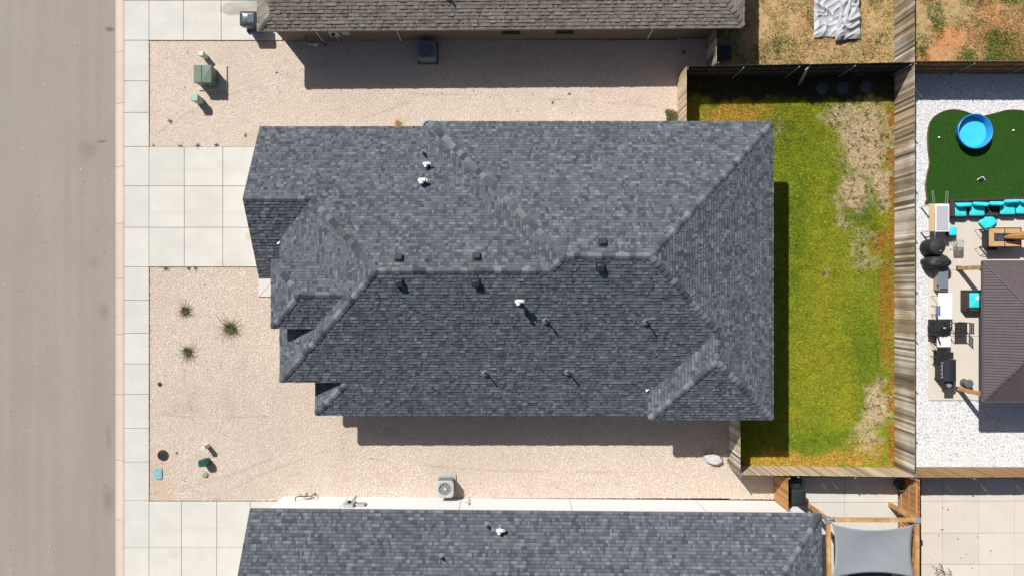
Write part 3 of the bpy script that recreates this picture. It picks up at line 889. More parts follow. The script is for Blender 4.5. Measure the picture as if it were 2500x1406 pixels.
def yard(name, rects, colb, colg, densf, label_s, label_g, dens=900):
    soil_sheet(name, rects, .0, colb, label_s, 'yard')
    x, y = sample(rects, dens)
    d = densf(x, y)
    k = RNG.uniform(0, 1, len(x)) < d
    x, y = x[k], y[k]
    n2 = len(x) // 9
    x[:n2 * 6] = np.repeat(x[:n2], 6) + RNG.normal(0, .06, n2 * 6); y[:n2 * 6] = np.repeat(y[:n2], 6) + RNG.normal(0, .06, n2 * 6)
    cg = colg(x, y)
    dk = np.repeat(RNG.uniform(.45, 1.25, n2), 6)[:, None]
    cg[:n2 * 6] *= dk
    ok = (x > rects[0][0]) & (x < rects[0][1]) & (y > rects[0][2]) & (y < rects[0][3])
    blades('grass', x[ok], y[ok], .0, .05, .14, .014, cg[ok], label_g, 1.2)
def nb_soil(x, y):
    t = vnoise(x, y, 1.2, 31)[:, None]; u = vnoise(x, y, 5, 32)[:, None]
    c = np.array([(.46, .35, .17)]) * (1 - t) + np.array([(.50, .29, .14)]) * t
    return c * (.8 + .4 * u)
def nb_grass(x, y):
    n = len(x); t = (np.clip((vnoise(x, y, 1.4, 33) - .55) * 5, 0, 1) * .8)[:, None]
    px = 1250 + 50 * x; py = 703 - 50 * y
    t = np.maximum(t, blob(px, py, [(1890, 115, 40, 25, 1.2), (1975, 60, 14, 45, .8)])[:, None])
    return (np.array([(.60, .47, .20)]) * (1 - t) + np.array([(.13, .20, .03)]) * t) * RNG.uniform(.65, 1.3, (n, 1))
yard('yard', [(9.52, 18.66, 10.46, 22)], nb_soil, nb_grass, lambda x, y: np.clip(.25 + 1.1 * (vnoise(x, y, 1.3, 34) - .35), .05, 1), 'dry dirt back yard behind the brown roofed house', 'dry straw and weeds in the top back yard', 1300)
def ne_soil(x, y):
    t = np.clip((vnoise(x, y, .9, 35) - .3) * 2.2, 0, 1)[:, None]
    return (np.array([(.44, .32, .15)]) * (1 - t) + np.array([(.56, .26, .12)]) * t) * (.85 + .3 * vnoise(x, y, 6, 36)[:, None])
def ne_grass(x, y):
    n = len(x); t = np.clip((vnoise(x, y, 1.4, 37) - .42) * 4 + np.clip((x - 22.5) / 3, 0, 1) * .7, 0, 1)[:, None]
    return (np.array([(.52, .40, .17)]) * (1 - t) + np.array([(.13, .23, .03)]) * t) * RNG.uniform(.6, 1.3, (n, 1))
yard('yard', [(18.75, 27, 10.55, 20)], ne_soil, ne_grass, lambda x, y: np.clip(.12 + np.clip((x - 20.5) / 3.5, 0, 1) * .8 + 1.3 * (vnoise(x, y, 1.4, 37) - .5), .03, 1), 'red dirt yard with grass patches in the top right corner', 'weedy green grass on the red dirt yard', 1500)

# the garden on the right: white stones, artificial turf, patio slabs
wr = [(18.74, 27, -8.74, 10.45)]
mb = MB(); mb.box(*wr[0], -.28, -.01)
tag(mb.build('gravel_bed', M['white_bed'], smooth=False), 'bed of white decorative stones inside the right hand garden', 'gravel bed', kind='structure')
turf_px = [(2236 + 0, 0)]
turf_outline = []
ctrl = [(2268, 400), (2265, 370), (2264, 330), (2270, 300), (2290, 279), (2320, 269), (2350, 272), (2376, 281), (2400, 284), (2430, 277), (2460, 270), (2500, 272), (2560, 285), (2620, 330), (2640, 420), (2640, 500), (2500, 503), (2380, 503), (2268, 503), (2262, 485), (2259, 455), (2263, 425)]
def catmull(P, n=6):
    out = []
    for i in range(len(P)):
        p0, p1, p2, p3 = [np.array(P[(i + k - 1) % len(P)], float) for k in range(4)]
        for j in range(n):
            t = j / n
            out.append(tuple(.5 * ((2 * p1) + (-p0 + p2) * t + (2 * p0 - 5 * p1 + 4 * p2 - p3) * t * t + (-p0 + 3 * p1 - 3 * p2 + p3) * t ** 3)))
    return out
tp = [g(*p) for p in catmull(ctrl)]
mb = MB(); mb.prism(tp[::-1], -.05, .035)
turf = tag(mb.build('turf', M['turf'], smooth=False), 'deep green artificial turf with wavy edge around the paddling pool', 'turf', kind='structure')
mb = MB()
cxy = np.mean(np.array(tp), 0)
for i in range(len(tp)):
    a, b = np.array(tp[i]), np.array(tp[(i + 1) % len(tp)])
    if b[1] < g(0, 497)[1] and a[1] < g(0, 497)[1]: continue
    mb.beam((a[0], a[1], .02), (b[0], b[1], .02), .035, .07)
mb.build('edging', mat('edging_brown', (.16, .09, .06), rough=.8), turf, smooth=False)
def in_poly(x, y, poly):
    ins = np.zeros(len(x), bool); n = len(poly); j = n - 1
    for i in range(n):
        xi, yi = poly[i]; xj, yj = poly[j]
        cnd = ((yi > y) != (yj > y)) & (x < (xj - xi) * (y - yi) / (yj - yi + 1e-12) + xi)
        ins ^= cnd; j = i
    return ins
px0, py1 = g(2266, 498); py0 = g(0, 977)[1]
def wcol(x, y, n):
    pal = np.array([(.76, .76, .75), (.71, .71, .705), (.62, .62, .62), (.80, .80, .79), (.20, .19, .18)])
    return pal[RNG.choice(5, n, p=[.37, .26, .15, .19, .03])]
x, y = sample([(18.76, 25.6, -8.7, 10.42)], 420)
k = ~in_poly(x, y, tp) & ~((x > px0) & (y < py1) & (y > py0))
stones('gravel', x[k], y[k], 0.0, .02, .042, wcol, M['gravel'], 'white decorative stones around the turf and the patio')
x, y = sample([(20, 25.5, 3.9, 8.8)], 1500)
k = in_poly(x, y, tp); x, y = x[k], y[k]
blades('turf_pile', x, y, .034, .025, .04, .008, np.tile([(.05, .15, .007)], (len(x), 1)) * RNG.uniform(.6, 1.5, (len(x), 1)) * (.7 + .6 * vnoise(x, y, 1.3, 91)[:, None]), 'short plush pile of the artificial turf', .9, 'turf')
slab_set('patio', 'tan concrete patio holding the furniture under the gazebo', 'patio', pxgrid([2266, 2420, 2600], [498, 660, 820, 977]), .05, M['patio'], gap=.012)
slab_set('patio', 'pale concrete patio under the shade sail at the bottom right', 'patio', pxgrid([1925, 1962, 2062, 2192], [1163, 1225, 1340, 1450]), .05, M['concrete'])
slab_set('patio', 'cream concrete patio with scattered leaves in the bottom right corner', 'patio', pxgrid([2248, 2300, 2389, 2476, 2580], [1165, 1222, 1300, 1377, 1460]), .05, M['patio'])

# ------------------------------------------------------------------ fences
def fence(label, p0, p1, face, pm, hgt=1.83, pw=.112, posts=2.4, rail_m=None, post_cap=False, post_in=.045, skip_front=False, gap=.006, name='fence'):
    """pickets stand on the side `face` (unit xy), rails and posts behind"""
    p0, p1 = Vector((p0[0], p0[1], 0)), Vector((p1[0], p1[1], 0))
    f = Vector((face[0], face[1], 0))
    root = thing(name, label, 'fence', p0)
    d = p1 - p0; L = d.length; t = d.normalized()
    n = int(L / pw); step = L / n
    q = MB(); wq = step - gap
    q.box(-wq / 2, wq / 2, -.009, .009, .02, hgt - .0)
    me = q.mesh('picket'); me.materials.append(pm)
    ang = math.atan2(t.y, t.x)
    for i in range(n):
        c = p0 + t * (step * (i + .5)) + f * (.012 + random.uniform(-.006, .006))
        mt = Matrix.Translation(c + Vector((0, 0, random.uniform(-.012, .012)))) @ Matrix.Rotation(ang + random.uniform(-.05, .05), 4, 'Z') @ Matrix.Rotation(random.uniform(-.006, .006), 4, 'Y')
        link('picket', me, None, root, mt)
    for z in (.25, .95, 1.62):
        q = MB(); a = p0 - f * .03 + Vector((0, 0, z)); b = p1 - f * .03 + Vector((0, 0, z)); q.beam(a, b, .04, .09); q.build('rail', rail_m or pm, root, smooth=False)
    m = max(1, round(L / posts))
    for i in range(m + 1):
        c = p0 + t * (L * (i / m) * .985 + .05) - f * .085
        q = MB(); q.cyl((c.x, c.y, 0), (c.x, c.y, hgt - .06), .03, .03, 10); q.cyl((c.x, c.y, hgt - .06), (c.x, c.y, hgt - .02), .034, .02, 10)
        q.build('post', M['galv'], root)
    return root
yNf0, yNf1 = g(0, 190)[1], g(0, 181)[1]
fence('long weathered grey brown picket fence closing the right side of the lawn', (18.68, -8.76), (18.68, 16), (-1, 0), M['wood_grey'])
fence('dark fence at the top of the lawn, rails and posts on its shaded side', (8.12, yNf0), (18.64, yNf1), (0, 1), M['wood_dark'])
fence('short tan picket fence between the upper house eave and the dark fence', (8.1, 6.95), (8.1, yNf0), (-1, 0), M['wood_pale'])
fence('short shaded picket fence between the brown roofed house and the dark fence', (9.5, 10.40), (9.5, 12.15), (-1, 0), M['wood_grey'])
fence('short picket fence between the lower right roof corner and the pale fence', (10.6, -8.64), (10.6, -5.45), (-1, 0), M['wood_grey'])
fence('pale picket fence along the bottom of the lawn', (10.62, -8.66), (18.66, -8.76), (0, 1), M['wood_pale'])
fence('dark brown fence along the top of the white stone garden', (18.72, 10.50), (27, 10.52), (0, 1), M['wood_brown'])
fence('plain brown picket fence along the bottom of the white stone garden', (18.72, -8.78), (27, -8.76), (0, 1), M['wood_brown'])
fence('short orange cedar gate fence beside the white wall', (12.82, -10.33), (12.82, -8.86), (-1, 0), M['wood_cedar'])
fence('orange cedar fence with rails showing beside the shade sail', (18.9, -18), (18.9, -8.86), (1, 0), M['wood_cedar'])

# ------------------------------------------------------------------ utility boxes in the front yard
M['green'] = mat('utility_green', (.105, .165, .115), (.09, .145, .10), 10, rough=.45)
M['pale_green'] = mat('pale_green_plastic', (.34, .46, .36), (.30, .42, .33), 10, rough=.5)
M['cream_box'] = mat('faded_cream_green', (.58, .62, .52), (.52, .56, .46), 8, rough=.55)
M['teal'] = mat('dark_teal_plastic', (.02, .095, .085), (.015, .075, .07), 8, rough=.35)
t = thing('transformer_pad', 'tan concrete pad under the green transformer', 'pad', (-14.6, 10.2, 0))
q = MB(); q.box(-15.28, -13.9, 9.62, 10.82, -.05, .07); q.build('slab', M['kerb'], t, bevel=.015)
t = thing('transformer', 'boxy green electrical transformer on a concrete pad by the driveway', 'transformer', (-14.75, 10.2, .07))
q = MB(); q.box(-15.16, -14.36, 9.80, 10.60, .07, .70); q.build('cabinet', M['green'], t, bevel=.015)
q = MB(); q.add([(-15.18, 9.78, .70), (-14.80, 9.78, .70), (-14.80, 10.62, .70), (-15.18, 10.62, .70), (-15.18, 9.78, .86), (-14.80, 9.78, .88), (-14.80, 10.62, .88), (-15.18, 10.62, .86)], [(3, 2, 1, 0), (4, 5, 6, 7), (0, 1, 5, 4), (1, 2, 6, 5), (2, 3, 7, 6), (3, 0, 4, 7)]); q.build('lid', M['green'], t, smooth=False, bevel=.012)
q = MB(); q.add([(-14.785, 9.78, .70), (-14.34, 9.78, .70), (-14.34, 10.62, .70), (-14.785, 10.62, .70), (-14.785, 9.78, .87), (-14.34, 9.78, .86), (-14.34, 10.62, .86), (-14.785, 10.62, .87), (-14.56, 10.2, .885)], [(3, 2, 1, 0), (4, 5, 8), (5, 6, 8), (6, 7, 8), (7, 4, 8), (0, 1, 5, 4), (1, 2, 6, 5), (2, 3, 7, 6), (3, 0, 4, 7)]); q.build('hood', M['green'], t, smooth=False, bevel=.01)
q = MB(); q.box(-14.62, -14.5, 9.755, 9.80, .42, .50); q.build('latch', M['galv'], t, bevel=.005)

def pedestal(label, px, py, hgt, sz, m, rnd=.08, cap=.02, sh='pedestal', rz=0, capm=None):
    x, y = w(px, py, hgt)
    t = thing('utility_pedestal', label, 'pedestal', (x, y, 0), 'utility pedestals in the gravel')
    q = MB(); q.prism(rrect(x, y, sz, sz * .9, rnd * .9, 4, rz), -.02, hgt - .12); q.build('body', m, t)
    q = MB(); pts = rrect(x, y, sz * 1.1, sz, rnd, 4, rz); n = len(pts)
    sc = lambda s, z: [(x + (a - x) * s, y + (b - y) * s, z) for a, b in pts]
    vs = sc(1, hgt - .16) + sc(1, hgt - cap * 1.5) + sc(.9, hgt) 
    q.add(vs, [(i, (i + 1) % n, n + (i + 1) % n, n + i) for i in range(n)] + [(n + i, n + (i + 1) % n, 2 * n + (i + 1) % n, 2 * n + i) for i in range(n)] + [tuple(range(2 * n, 3 * n))]); q.build('cap', capm or m, t)
    q = MB(); q.box(x + sz * .45, x + sz * .45 + .02, y - .03, y + .03, hgt * .45, hgt * .55); q.build('lock', M['galv'], t)
pedestal('small cream green utility pedestal just above the transformer', 490, 131, .62, .22, M['cream_box'], .03)
pedestal('rounded pale green utility pedestal just below the transformer', 473, 238, .75, .36, M['pale_green'], .11)
pedestal('small cream utility pedestal above the dark teal one', 495, 1094, .62, .21, M['cream_box'], .05, rz=.4)
pedestal('dark teal rounded utility pedestal in the lower front gravel', 493, 1131, .55, .36, M['teal'], .1, .06, rz=.1)

def lid(name, label, px, py, prof, m, ring=None, n=20, cat='cover'):
    x, y = g(px, py)
    t = thing(name, label, cat, (x, y, 0))
    q = MB(); q.lathe(prof, (x, y, 0), n); q.build('lid', m, t)
    if ring:
        q = MB(); q.lathe(ring, (x, y, 0), n); q.build('ring', M['rust'], t)
M['rust'] = mat('rusty_iron', (.10, .055, .035), (.06, .04, .03), 20, rough=.8)
lid('manhole_cover', 'round black manhole cover with rusty rim in the lower front gravel', 398, 1110, [(.2, .0), (.2, .045), (.19, .05), (.17, .05), (.165, .045), (.1, .048), (0, .05)], M['black_metal'], [(.26, 0), (.26, .05), (.245, .062), (.21, .062), (.205, .03)])
lid('cleanout_cap', 'small brown round cleanout cap near the sidewalk', 390, 937, [(.1, 0), (.1, .04), (.085, .05), (.03, .05), (.03, .07), (0, .07)], M['rust'])
lid('valve_cover', 'small pale green round valve cover below the teal pedestal', 501, 1158, [(.14, 0), (.14, .05), (.12, .062), (.0, .062)], mat('faded_green', (.27, .31, .21), rough=.7))
x, y = g(386, 1155)
t = thing('water_meter_box', 'pale blue rectangular water meter lid near the sidewalk', 'meter box', (x, y, 0))
M['lidblue'] = mat('pale_blue_plastic', (.25, .42, .47), (.21, .37, .42), 12, rough=.6)
q = MB(); q.prism(rrect(x, y, .40, .56, .09, 5), -.03, .05); q.build('rim', M['lidblue'], t)
q = MB(); q.prism(rrect(x, y, .34, .50, .07, 5), .0, .058); q.build('lid', M['lidblue'], t, bevel=.006)
q = MB(); q.box(x - .03, x + .03, y + .17, y + .2, .055, .064); q.build('handhole', M['black_metal'], t)

# ------------------------------------------------------------------ condensers
def condenser(label, X, Y, body_m, top_m, pad_m, hgt=.8, s=.82, blade_m=None, rot=0):
    t = thing('air_conditioner', label, 'air conditioner', (X, Y, 0), 'outdoor condenser units')
    q = MB(); q.box(X - s * .56, X + s * .56, Y - s * .55, Y + s * .62, -.02, .07); q.build('pad', pad_m, t, bevel=.012)
    q = MB(); q.prism(rrect(X, Y, s * .95, s * .95, .1, 5), .07, hgt - .06); q.build('body', body_m, t)
    for sx, sy in ((0, 1), (0, -1), (1, 0), (-1, 0)):
        q = MB()
        for i in range(9):
            z = .12 + i * (hgt - .24) / 8
            if sx: q.box(X + sx * s * .475 - .004, X + sx * s * .475 + .008 * sx + .004, Y - s * .36, Y + s * .36, z, z + .03)
            else: q.box(X - s * .36, X + s * .36, Y + sy * s * .475 - .008, Y + sy * s * .475 + .008, z, z + .03)
        q.build('louvre', body_m, t, smooth=False)
    # top: rounded frame with a round opening, shroud, blades, hub and guard wires
    N = 32; rr = s * .36
    out = []
    for i in range(N):
        a = 2 * math.pi * i / N
        c_, s_ = math.cos(a), math.sin(a)
        e = 6
        k = (abs(c_) ** e + abs(s_) ** e) ** (-1 / e)
        out.append((c_ * k * s / 2, s_ * k * s / 2))
    q = MB()
    rings = [[(X + a, Y + b, hgt - .07) for a, b in out], [(X + a, Y + b, hgt - .015) for a, b in out], [(X + a * .95, Y + b * .95, hgt) for a, b in out],
             [(X + rr * 1.05 * math.cos(2 * math.pi * i / N), Y + rr * 1.05 * math.sin(2 * math.pi * i / N), hgt + .012) for i in range(N)],
             [(X + rr * math.cos(2 * math.pi * i / N), Y + rr * math.sin(2 * math.pi * i / N), hgt) for i in range(N)],
             [(X + rr * .97 * math.cos(2 * math.pi * i / N), Y + rr * .97 * math.sin(2 * math.pi * i / N), hgt - .2) for i in range(N)]]
    vs = [p for r_ in rings for p in r_]
    q.add(vs, [(k * N + i, k * N + (i + 1) % N, (k + 1) * N + (i + 1) % N, (k + 1) * N + i) for k in range(5) for i in range(N)])
    q.build('top', top_m, t, angle=50)
    q = MB(); q.cyl((X, Y, hgt - .22), (X, Y, hgt - .2), rr * .97, rr * .97, 24); q.build('well', M['black_metal'], t)
    for kk in range(3):
        q = MB(); a = rot + kk * 2 * math.pi / 3
        P_ = []
        for (r_, da, z) in ((.06, -.35, -.15), (rr * .93, -.1, -.17), (rr * .95, .75, -.10), (.06, .45, -.10)):
            P_.append((X + r_ * math.cos(a + da), Y + r_ * math.sin(a + da), hgt + z))
        q.add(P_, [(0, 1, 2, 3)]); b = q.build('fan_blade', blade_m or M['galv'], t, smooth=False)
        b.modifiers.new('solid', 'SOLIDIFY').thickness = .004
    q = MB(); q.lathe([(.09, -.03), (.085, .0), (.06, .015), (0, .02)], (X, Y, hgt), 16); q.build('hub', top_m, t)
    for kk in range(8):
        a = kk * math.pi / 4 + .39 * 2
        q = MB(); q.cyl((X + .05 * math.cos(a), Y + .05 * math.sin(a), hgt + .005), (X + rr * 1.03 * math.cos(a), Y + rr * 1.03 * math.sin(a), hgt + .008), .008, .008, 5); q.build('guard_rib', top_m, t)
    q = MB()
    for r_ in (.25, .5, .75):
        for i in range(20):
            a, b = 2 * math.pi * i / 20, 2 * math.pi * (i + 1) / 20
            q.cyl((X + rr * r_ * math.cos(a), Y + rr * r_ * math.sin(a), hgt + .004), (X + rr * r_ * math.cos(b), Y + rr * r_ * math.sin(b), hgt + .004), .003, .003, 4, False)
    q.build('guard_ring', top_m, t)
M['meter_grey'] = mat('meter_grey', (.40, .41, .40), (.34, .35, .34), 20, rough=.5)
M['ac_grey'] = mat('condenser_grey', (.40, .41, .42), (.36, .37, .38), 10, rough=.45)
M['ac_side'] = mat('condenser_side', (.20, .20, .18), (.16, .16, .15), 10, rough=.6)
M['ac_dark'] = mat('condenser_slate', (.17, .215, .26), (.15, .19, .235), 10, rough=.5)
condenser('light grey condenser with white fan against the white wall', -3.19, -9.60, M['ac_side'], M['ac_grey'], M['meter_grey'], .8, .82, M['lead'], 2.7)
condenser('dark slate condenser in the shade below the brown roof', -4.09, 11.38, M['ac_dark'], M['ac_dark'], M['joint'], .8, .88, M['galv'], .4)
condenser('blue grey condenser half hidden under the upper eave of the middle house', -3.95, 7.66, M['ac_side'], mat('condenser_pale_teal', (.36, .43, .45), rough=.5), M['concrete'], .8, .82, M['ac_dark'], 1)

# ------------------------------------------------------------------ wall meters
def gas_meter(label, x, y, s):
    t = thing('gas_meter', label, 'gas meter', (x, y, 0), 'gas meters')
    q = MB(); q.pillow((x, y, .55), (.26, .2, .3), e=.5); q.build('body', M['meter_grey'], t)
    q = MB(); q.lathe([(.1, -.03), (.11, 0), (.09, .03), (.03, .05), (0, .06)], (x - .22, y + .05 * s, .72), 14); q.build('regulator', M['meter_grey'], t)
    q = MB(); q.tube([(x + .35, y - .18 * s, 0), (x + .35, y - .05 * s, .0), (x + .35, y, .75), (x + .05, y, .8), (x - .22, y, .75), (x - .4, y - .05 * s, .75), (x - .4, y - .28 * s, .75)], .022, 8); q.build('pipe', M['rust'], t)
    q = MB(); q.cyl((x, y + .1 * s, .6), (x, y + .13 * s, .6), .06, .06, 12); q.build('dial', M['pvc'], t)
gas_meter('gas meter with pipes against the left end of the white wall', *g(752, 1200), 1)
gas_meter('gas meter in the shade against the brown brick wall', -9.45, 11.75, -1)
def elec(label, x, ywall, s, m):
    t = thing('electric_meter', label, 'electric meter', (x, ywall, 1.2), 'electric meter panels')
    q = MB(); q.box(x - .2, x + .25, min(ywall, ywall + .14 * s), max(ywall, ywall + .14 * s), 1.0, 1.75); q.build('panel', m, t, bevel=.01)
    q = MB(); q.cyl((x + .02, ywall + .14 * s, 1.45), (x + .02, ywall + .24 * s, 1.45), .085, .08, 16); q.build('meter', M['glass_dark'], t)
    q = MB(); q.box(x + .4, x + .75, min(ywall, ywall + .1 * s), max(ywall, ywall + .1 * s), 1.15, 1.6); q.build('breaker_box', m, t, bevel=.01)
    q = MB(); q.tube([(x, ywall + .06 * s, 1.0), (x, ywall + .06 * s, .0)], .03, 8); q.build('conduit', M['galv'], t)
    q = MB(); q.tube([(x + .25, ywall + .05 * s, 1.4), (x + .4, ywall + .05 * s, 1.4)], .02, 8); q.build('conduit', M['galv'], t)
elec('pale electric meter panel with conduit on the white wall', -7.65, -10.2, 1, M['meter_grey'])
elec('grey electric meter panel on the shaded brown brick wall', -8.4, 12.05, -1, M['meter_grey'])
x = -2.15
t = thing('disconnect_box', 'small pale disconnect box with whip beside the light grey condenser', 'disconnect box', (x, -10.24, 1))
q = MB(); q.box(x - .1, x + .1, -10.25, -10.14, .95, 1.25); q.build('box', M['cream_box'], t, bevel=.008)
q = MB(); q.tube([(x + .05, -10.17, .95), (x + .07, -10.14, .5), (x - .15, -10.05, .25)], .018, 6); q.build('whip', M['meter_grey'], t)

# ------------------------------------------------------------------ wheeled bins
def bin_(label, X, Y, m, lm, hgt=1.05, rz=0, sx=.62, sy=.70):
    t = thing('trash_bin', label, 'trash bin', (X, Y, 0), 'wheeled trash bins')
    T = Matrix.Translation((X, Y, 0)) @ Matrix.Rotation(rz, 4, 'Z')
    q = MB()
    def ring(s, z): return [T @ Vector((a * s, b * s, z)) for a, b in rrect(0, 0, sx, sy, .07, 4)]
    n = len(ring(1, 0))
    vs = ring(.78, .06) + ring(.97, hgt - .12) + ring(1.04, hgt - .12) + ring(1.04, hgt - .07)
    q.add(vs, [(k * n + i, k * n + (i + 1) % n, (k + 1) * n + (i + 1) % n, (k + 1) * n + i) for k in range(3) for i in range(n)] + [tuple(range(n - 1, -1, -1))]); q.build('body', m, t)
    q = MB(); vs = ring(1.06, hgt - .07) + ring(1.06, hgt - .03) + ring(.92, hgt) + ring(.6, hgt + .03)
    q.add(vs, [(k * n + i, k * n + (i + 1) % n, (k + 1) * n + (i + 1) % n, (k + 1) * n + i) for k in range(3) for i in range(n)] + [tuple(range(3 * n, 4 * n))]); l = q.build('lid', lm, t)
    q = MB(); q.box(-.03, sx * .36, -sy * .3, sy * .3, hgt + .025, hgt + .04, T); q.build('panel', lm, l, bevel=.01)
    q = MB(); q.cyl(T @ Vector((-sx * .42, -sy * .58, hgt - .09)), T @ Vector((sx * .42, -sy * .58, hgt - .09)), .018, .018, 8); q.build('handle', m, t)
    for s in (-1, 1):
        q = MB(); q.cyl(T @ Vector((s * sx * .38, -sy * .36, .12)), T @ Vector((s * sx * .47, -sy * .36, .12)), .12, .12, 16); q.build('wheel', M['black_metal'], t)
M['bin_blue'] = mat('bin_dark_blue_grey', (.045, .065, .078), (.035, .05, .06), 6, rough=.22, spec=.6)
M['bin_green'] = mat('bin_dark_green', (.022, .032, .032), (.018, .026, .026), 6, rough=.45)
bx, by = w(606, 46, 1.05)
bin_('glossy dark trash bin at the corner of the brown roof', bx, by, M['bin_blue'], M['bin_blue'], 1.05, 0, .78, .66)
bx, by = w(1948, 1213, 1.05)
bin_('dark green trash bin standing half in the sun behind the cedar gate', bx, by, M['bin_green'], M['bin_green'], 1.05, 0, .66, .68)
bx, by = w(1943, 1181, 1.0)
bin_('dark trash bin in the fence shade behind the cedar gate', bx, by, M['bin_green'], M['bin_green'], 1.0, 0, .6, .55)

# ------------------------------------------------------------------ plants and rocks
M['leaf'] = mat('leaf_green', (1, 1, 1), (.8, .8, .8), 30, tone=True, rough=.75)
def grass_plant(label, px, py, n, L, hue, dark=.35, name='ornamental_grass', group=None, stems=0):
    x, y = g(px, py)
    t = thing(name, label, 'plant', (x, y, 0), group)
    q = MB()
    for i in range(n):
        a = random.uniform(0, 6.28); l = L * random.uniform(.45, 1.0); el = random.uniform(.25, 1.35)
        p = Vector((x + random.gauss(0, L * .09), y + random.gauss(0, L * .09), .0))
        d = Vector((math.cos(a), math.sin(a), 0)); side = Vector((-math.sin(a), math.cos(a), 0))
        prev = None
        col = tuple(c * random.uniform(.6, 1.35) for c in random.choice(hue))
        pts = []
        for k in range(4):
            s = k / 3
            hh = math.sin(el) * l * s * (1 - .38 * s); rr = math.cos(el) * l * s + .12 * l * s * s
            pts.append((p + d * rr + Vector((0, 0, max(hh, .02))), .011 * (1 - s * .85)))
        vs = []
        for c_, w_ in pts: vs += [c_ - side * w_, c_ + side * w_]
        q.add(vs, [(2 * k, 2 * k + 1, 2 * k + 3, 2 * k + 2) for k in range(3)], col)
    q.build('leaf_clump', M['leaf'], t, smooth=False)
    for i in range(stems):
        a = random.uniform(0, 6.28); l = L * random.uniform(1.0, 1.7)
        q = MB(); pts = [(x, y, .02)]
        for k in range(1, 5):
            a += random.uniform(-.35, .35); pts.append((pts[-1][0] + math.cos(a) * l / 4, pts[-1][1] + math.sin(a) * l / 4, .05 + .13 * math.sin(k / 4 * 3)))
        q.tube(pts, .007, 4); q.build('stem', M['drystem'], t)
M['drystem'] = mat('dry_stem', (.13, .085, .05), rough=.9)
HG = [(.10, .14, .03), (.07, .11, .025), (.16, .19, .05), (.05, .06, .025), (.22, .2, .08)]
grass_plant('spiky ornamental grass tuft nearest the sidewalk, upper of two', 452, 758, 150, .42, HG, stems=9, group='ornamental grasses in the front gravel')
grass_plant('largest spiky ornamental grass tuft, right of the other two', 563, 800, 230, .56, HG, stems=14, group='ornamental grasses in the front gravel')
grass_plant('spiky ornamental grass tuft below the other two with trailing dry stems', 458, 856, 170, .46, HG, stems=16, group='ornamental grasses in the front gravel')
for lab, px, py, n, L in [('small weed in the gravel below the pale green pedestal', 416, 296, 26, .2), ('weed at the driveway edge nearest the sidewalk', 375, 356, 14, .14), ('low weed at the upper driveway edge, second from the sidewalk', 441, 358, 26, .2), ('weed at the upper driveway edge with longest leaves', 484, 356, 34, .26), ('weed at the upper driveway edge nearest the roof', 529, 356, 26, .2), ('weed beside the garage eave corner', 600, 331, 20, .16), ('weed at the lower driveway edge nearest the sidewalk', 405, 655, 26, .22), ('weed at the lower driveway edge, middle one', 461, 655, 20, .18), ('weed at the lower driveway edge nearest the roof', 478, 654, 22, .2), ('star shaped weed in the sunny side gravel, left one', 1349, 250, 14, .15), ('star shaped weed in the sunny side gravel, right one', 1391, 230, 14, .15), ('weed in the shaded gravel near the short picket fence', 1668, 130, 26, .22), ('tiny weed in the gravel right of the transformer', 676, 178, 10, .12), ('tiny weed beside the black manhole cover', 433, 1105, 14, .12), ('green weed at the foot of the short fence by the boulder', 1778, 1122, 40, .2)]:
    grass_plant(lab, px, py, n, L, [(.09, .09, .04), (.14, .12, .06), (.06, .05, .03)] if 'green' not in lab else HG, name='weed', group='weeds in the gravel')
grass_plant('orange dry grass tuft at the upper eave of the middle house', 972, 301, 80, .3, [(.55, .33, .10), (.48, .26, .07)], name='weed', group='weeds in the gravel')
def shrub(label, px, py, rad, nl, cols, hgt):
    x, y = g(px, py)
    t = thing('shrub', label, 'shrub', (x, y, 0))
    q = MB()
    for i in range(7):
        a = random.uniform(0, 6.28); r = rad * random.uniform(.5, .95)
        q.tube([(x, y, 0), (x + .4 * r * math.cos(a), y + .4 * r * math.sin(a), hgt * .5), (x + r * math.cos(a), y + r * math.sin(a), hgt * random.uniform(.6, 1))], .012, 5)
    q.build('branch', M['drystem'], t)
    q = MB()
    for i in range(nl):
        a = random.uniform(0, 6.28); r = rad * math.sqrt(random.random()) * (1 + .25 * math.sin(3 * a + 1)); z = hgt * random.uniform(.3, 1) * (1 - .4 * (r / rad) ** 2)
        c_ = Vector((x + r * math.cos(a), y + r * math.sin(a), z)); s = random.uniform(.018, .04)
        E = Euler((random.uniform(-.9, .9), random.uniform(-.9, .9), random.uniform(0, 6.28))).to_matrix()
        side = 1 if (math.cos(a) * r / rad > .15 and random.random() < .75) else 0
        cl = tuple(k * random.uniform(.6, 1.3) for k in cols[side])
        q.add([c_ + E @ Vector(p) for p in ((-s * 1.6, 0, 0), (0, -s * .6, 0), (s * 1.6, 0, .004), (0, s * .6, 0))], [(0, 1, 2, 3)], cl)
    q.build('foliage', M['leaf'], t, smooth=False)
shrub('small shrub, green on one side and brown on the other, beside the tan fence', 1636, 283, .28, 520, [(.11, .15, .045), (.24, .17, .10)], .4)
M['rock'] = mat('pale_boulder', (.55, .54, .52), (.42, .41, .40), 5, rough=.9, bump=.6, bscale=20)
x, y = g(1742, 1119)
q = MB(); NR, NS = 9, 18
vs = []; fs = []
for i in range(NR + 1):
    ph = math.pi / 2 * i / NR
    for j in range(NS):
        th = 2 * math.pi * j / NS
        p = Vector((.50 * math.cos(ph) * math.cos(th), .27 * math.cos(ph) * math.sin(th), .42 * math.sin(ph)))
        k = 1 + .3 * mnoise.noise(p * 2.2 + Vector((3, 1, 7))) + .12 * mnoise.noise(p * 6)
        p *= k
        p.z = min(p.z, .30 + .08 * p.x)
        vs.append((x + p.x * math.cos(.25) + p.y * math.sin(.25), y - p.x * math.sin(.25) + p.y * math.cos(.25), p.z - .02))
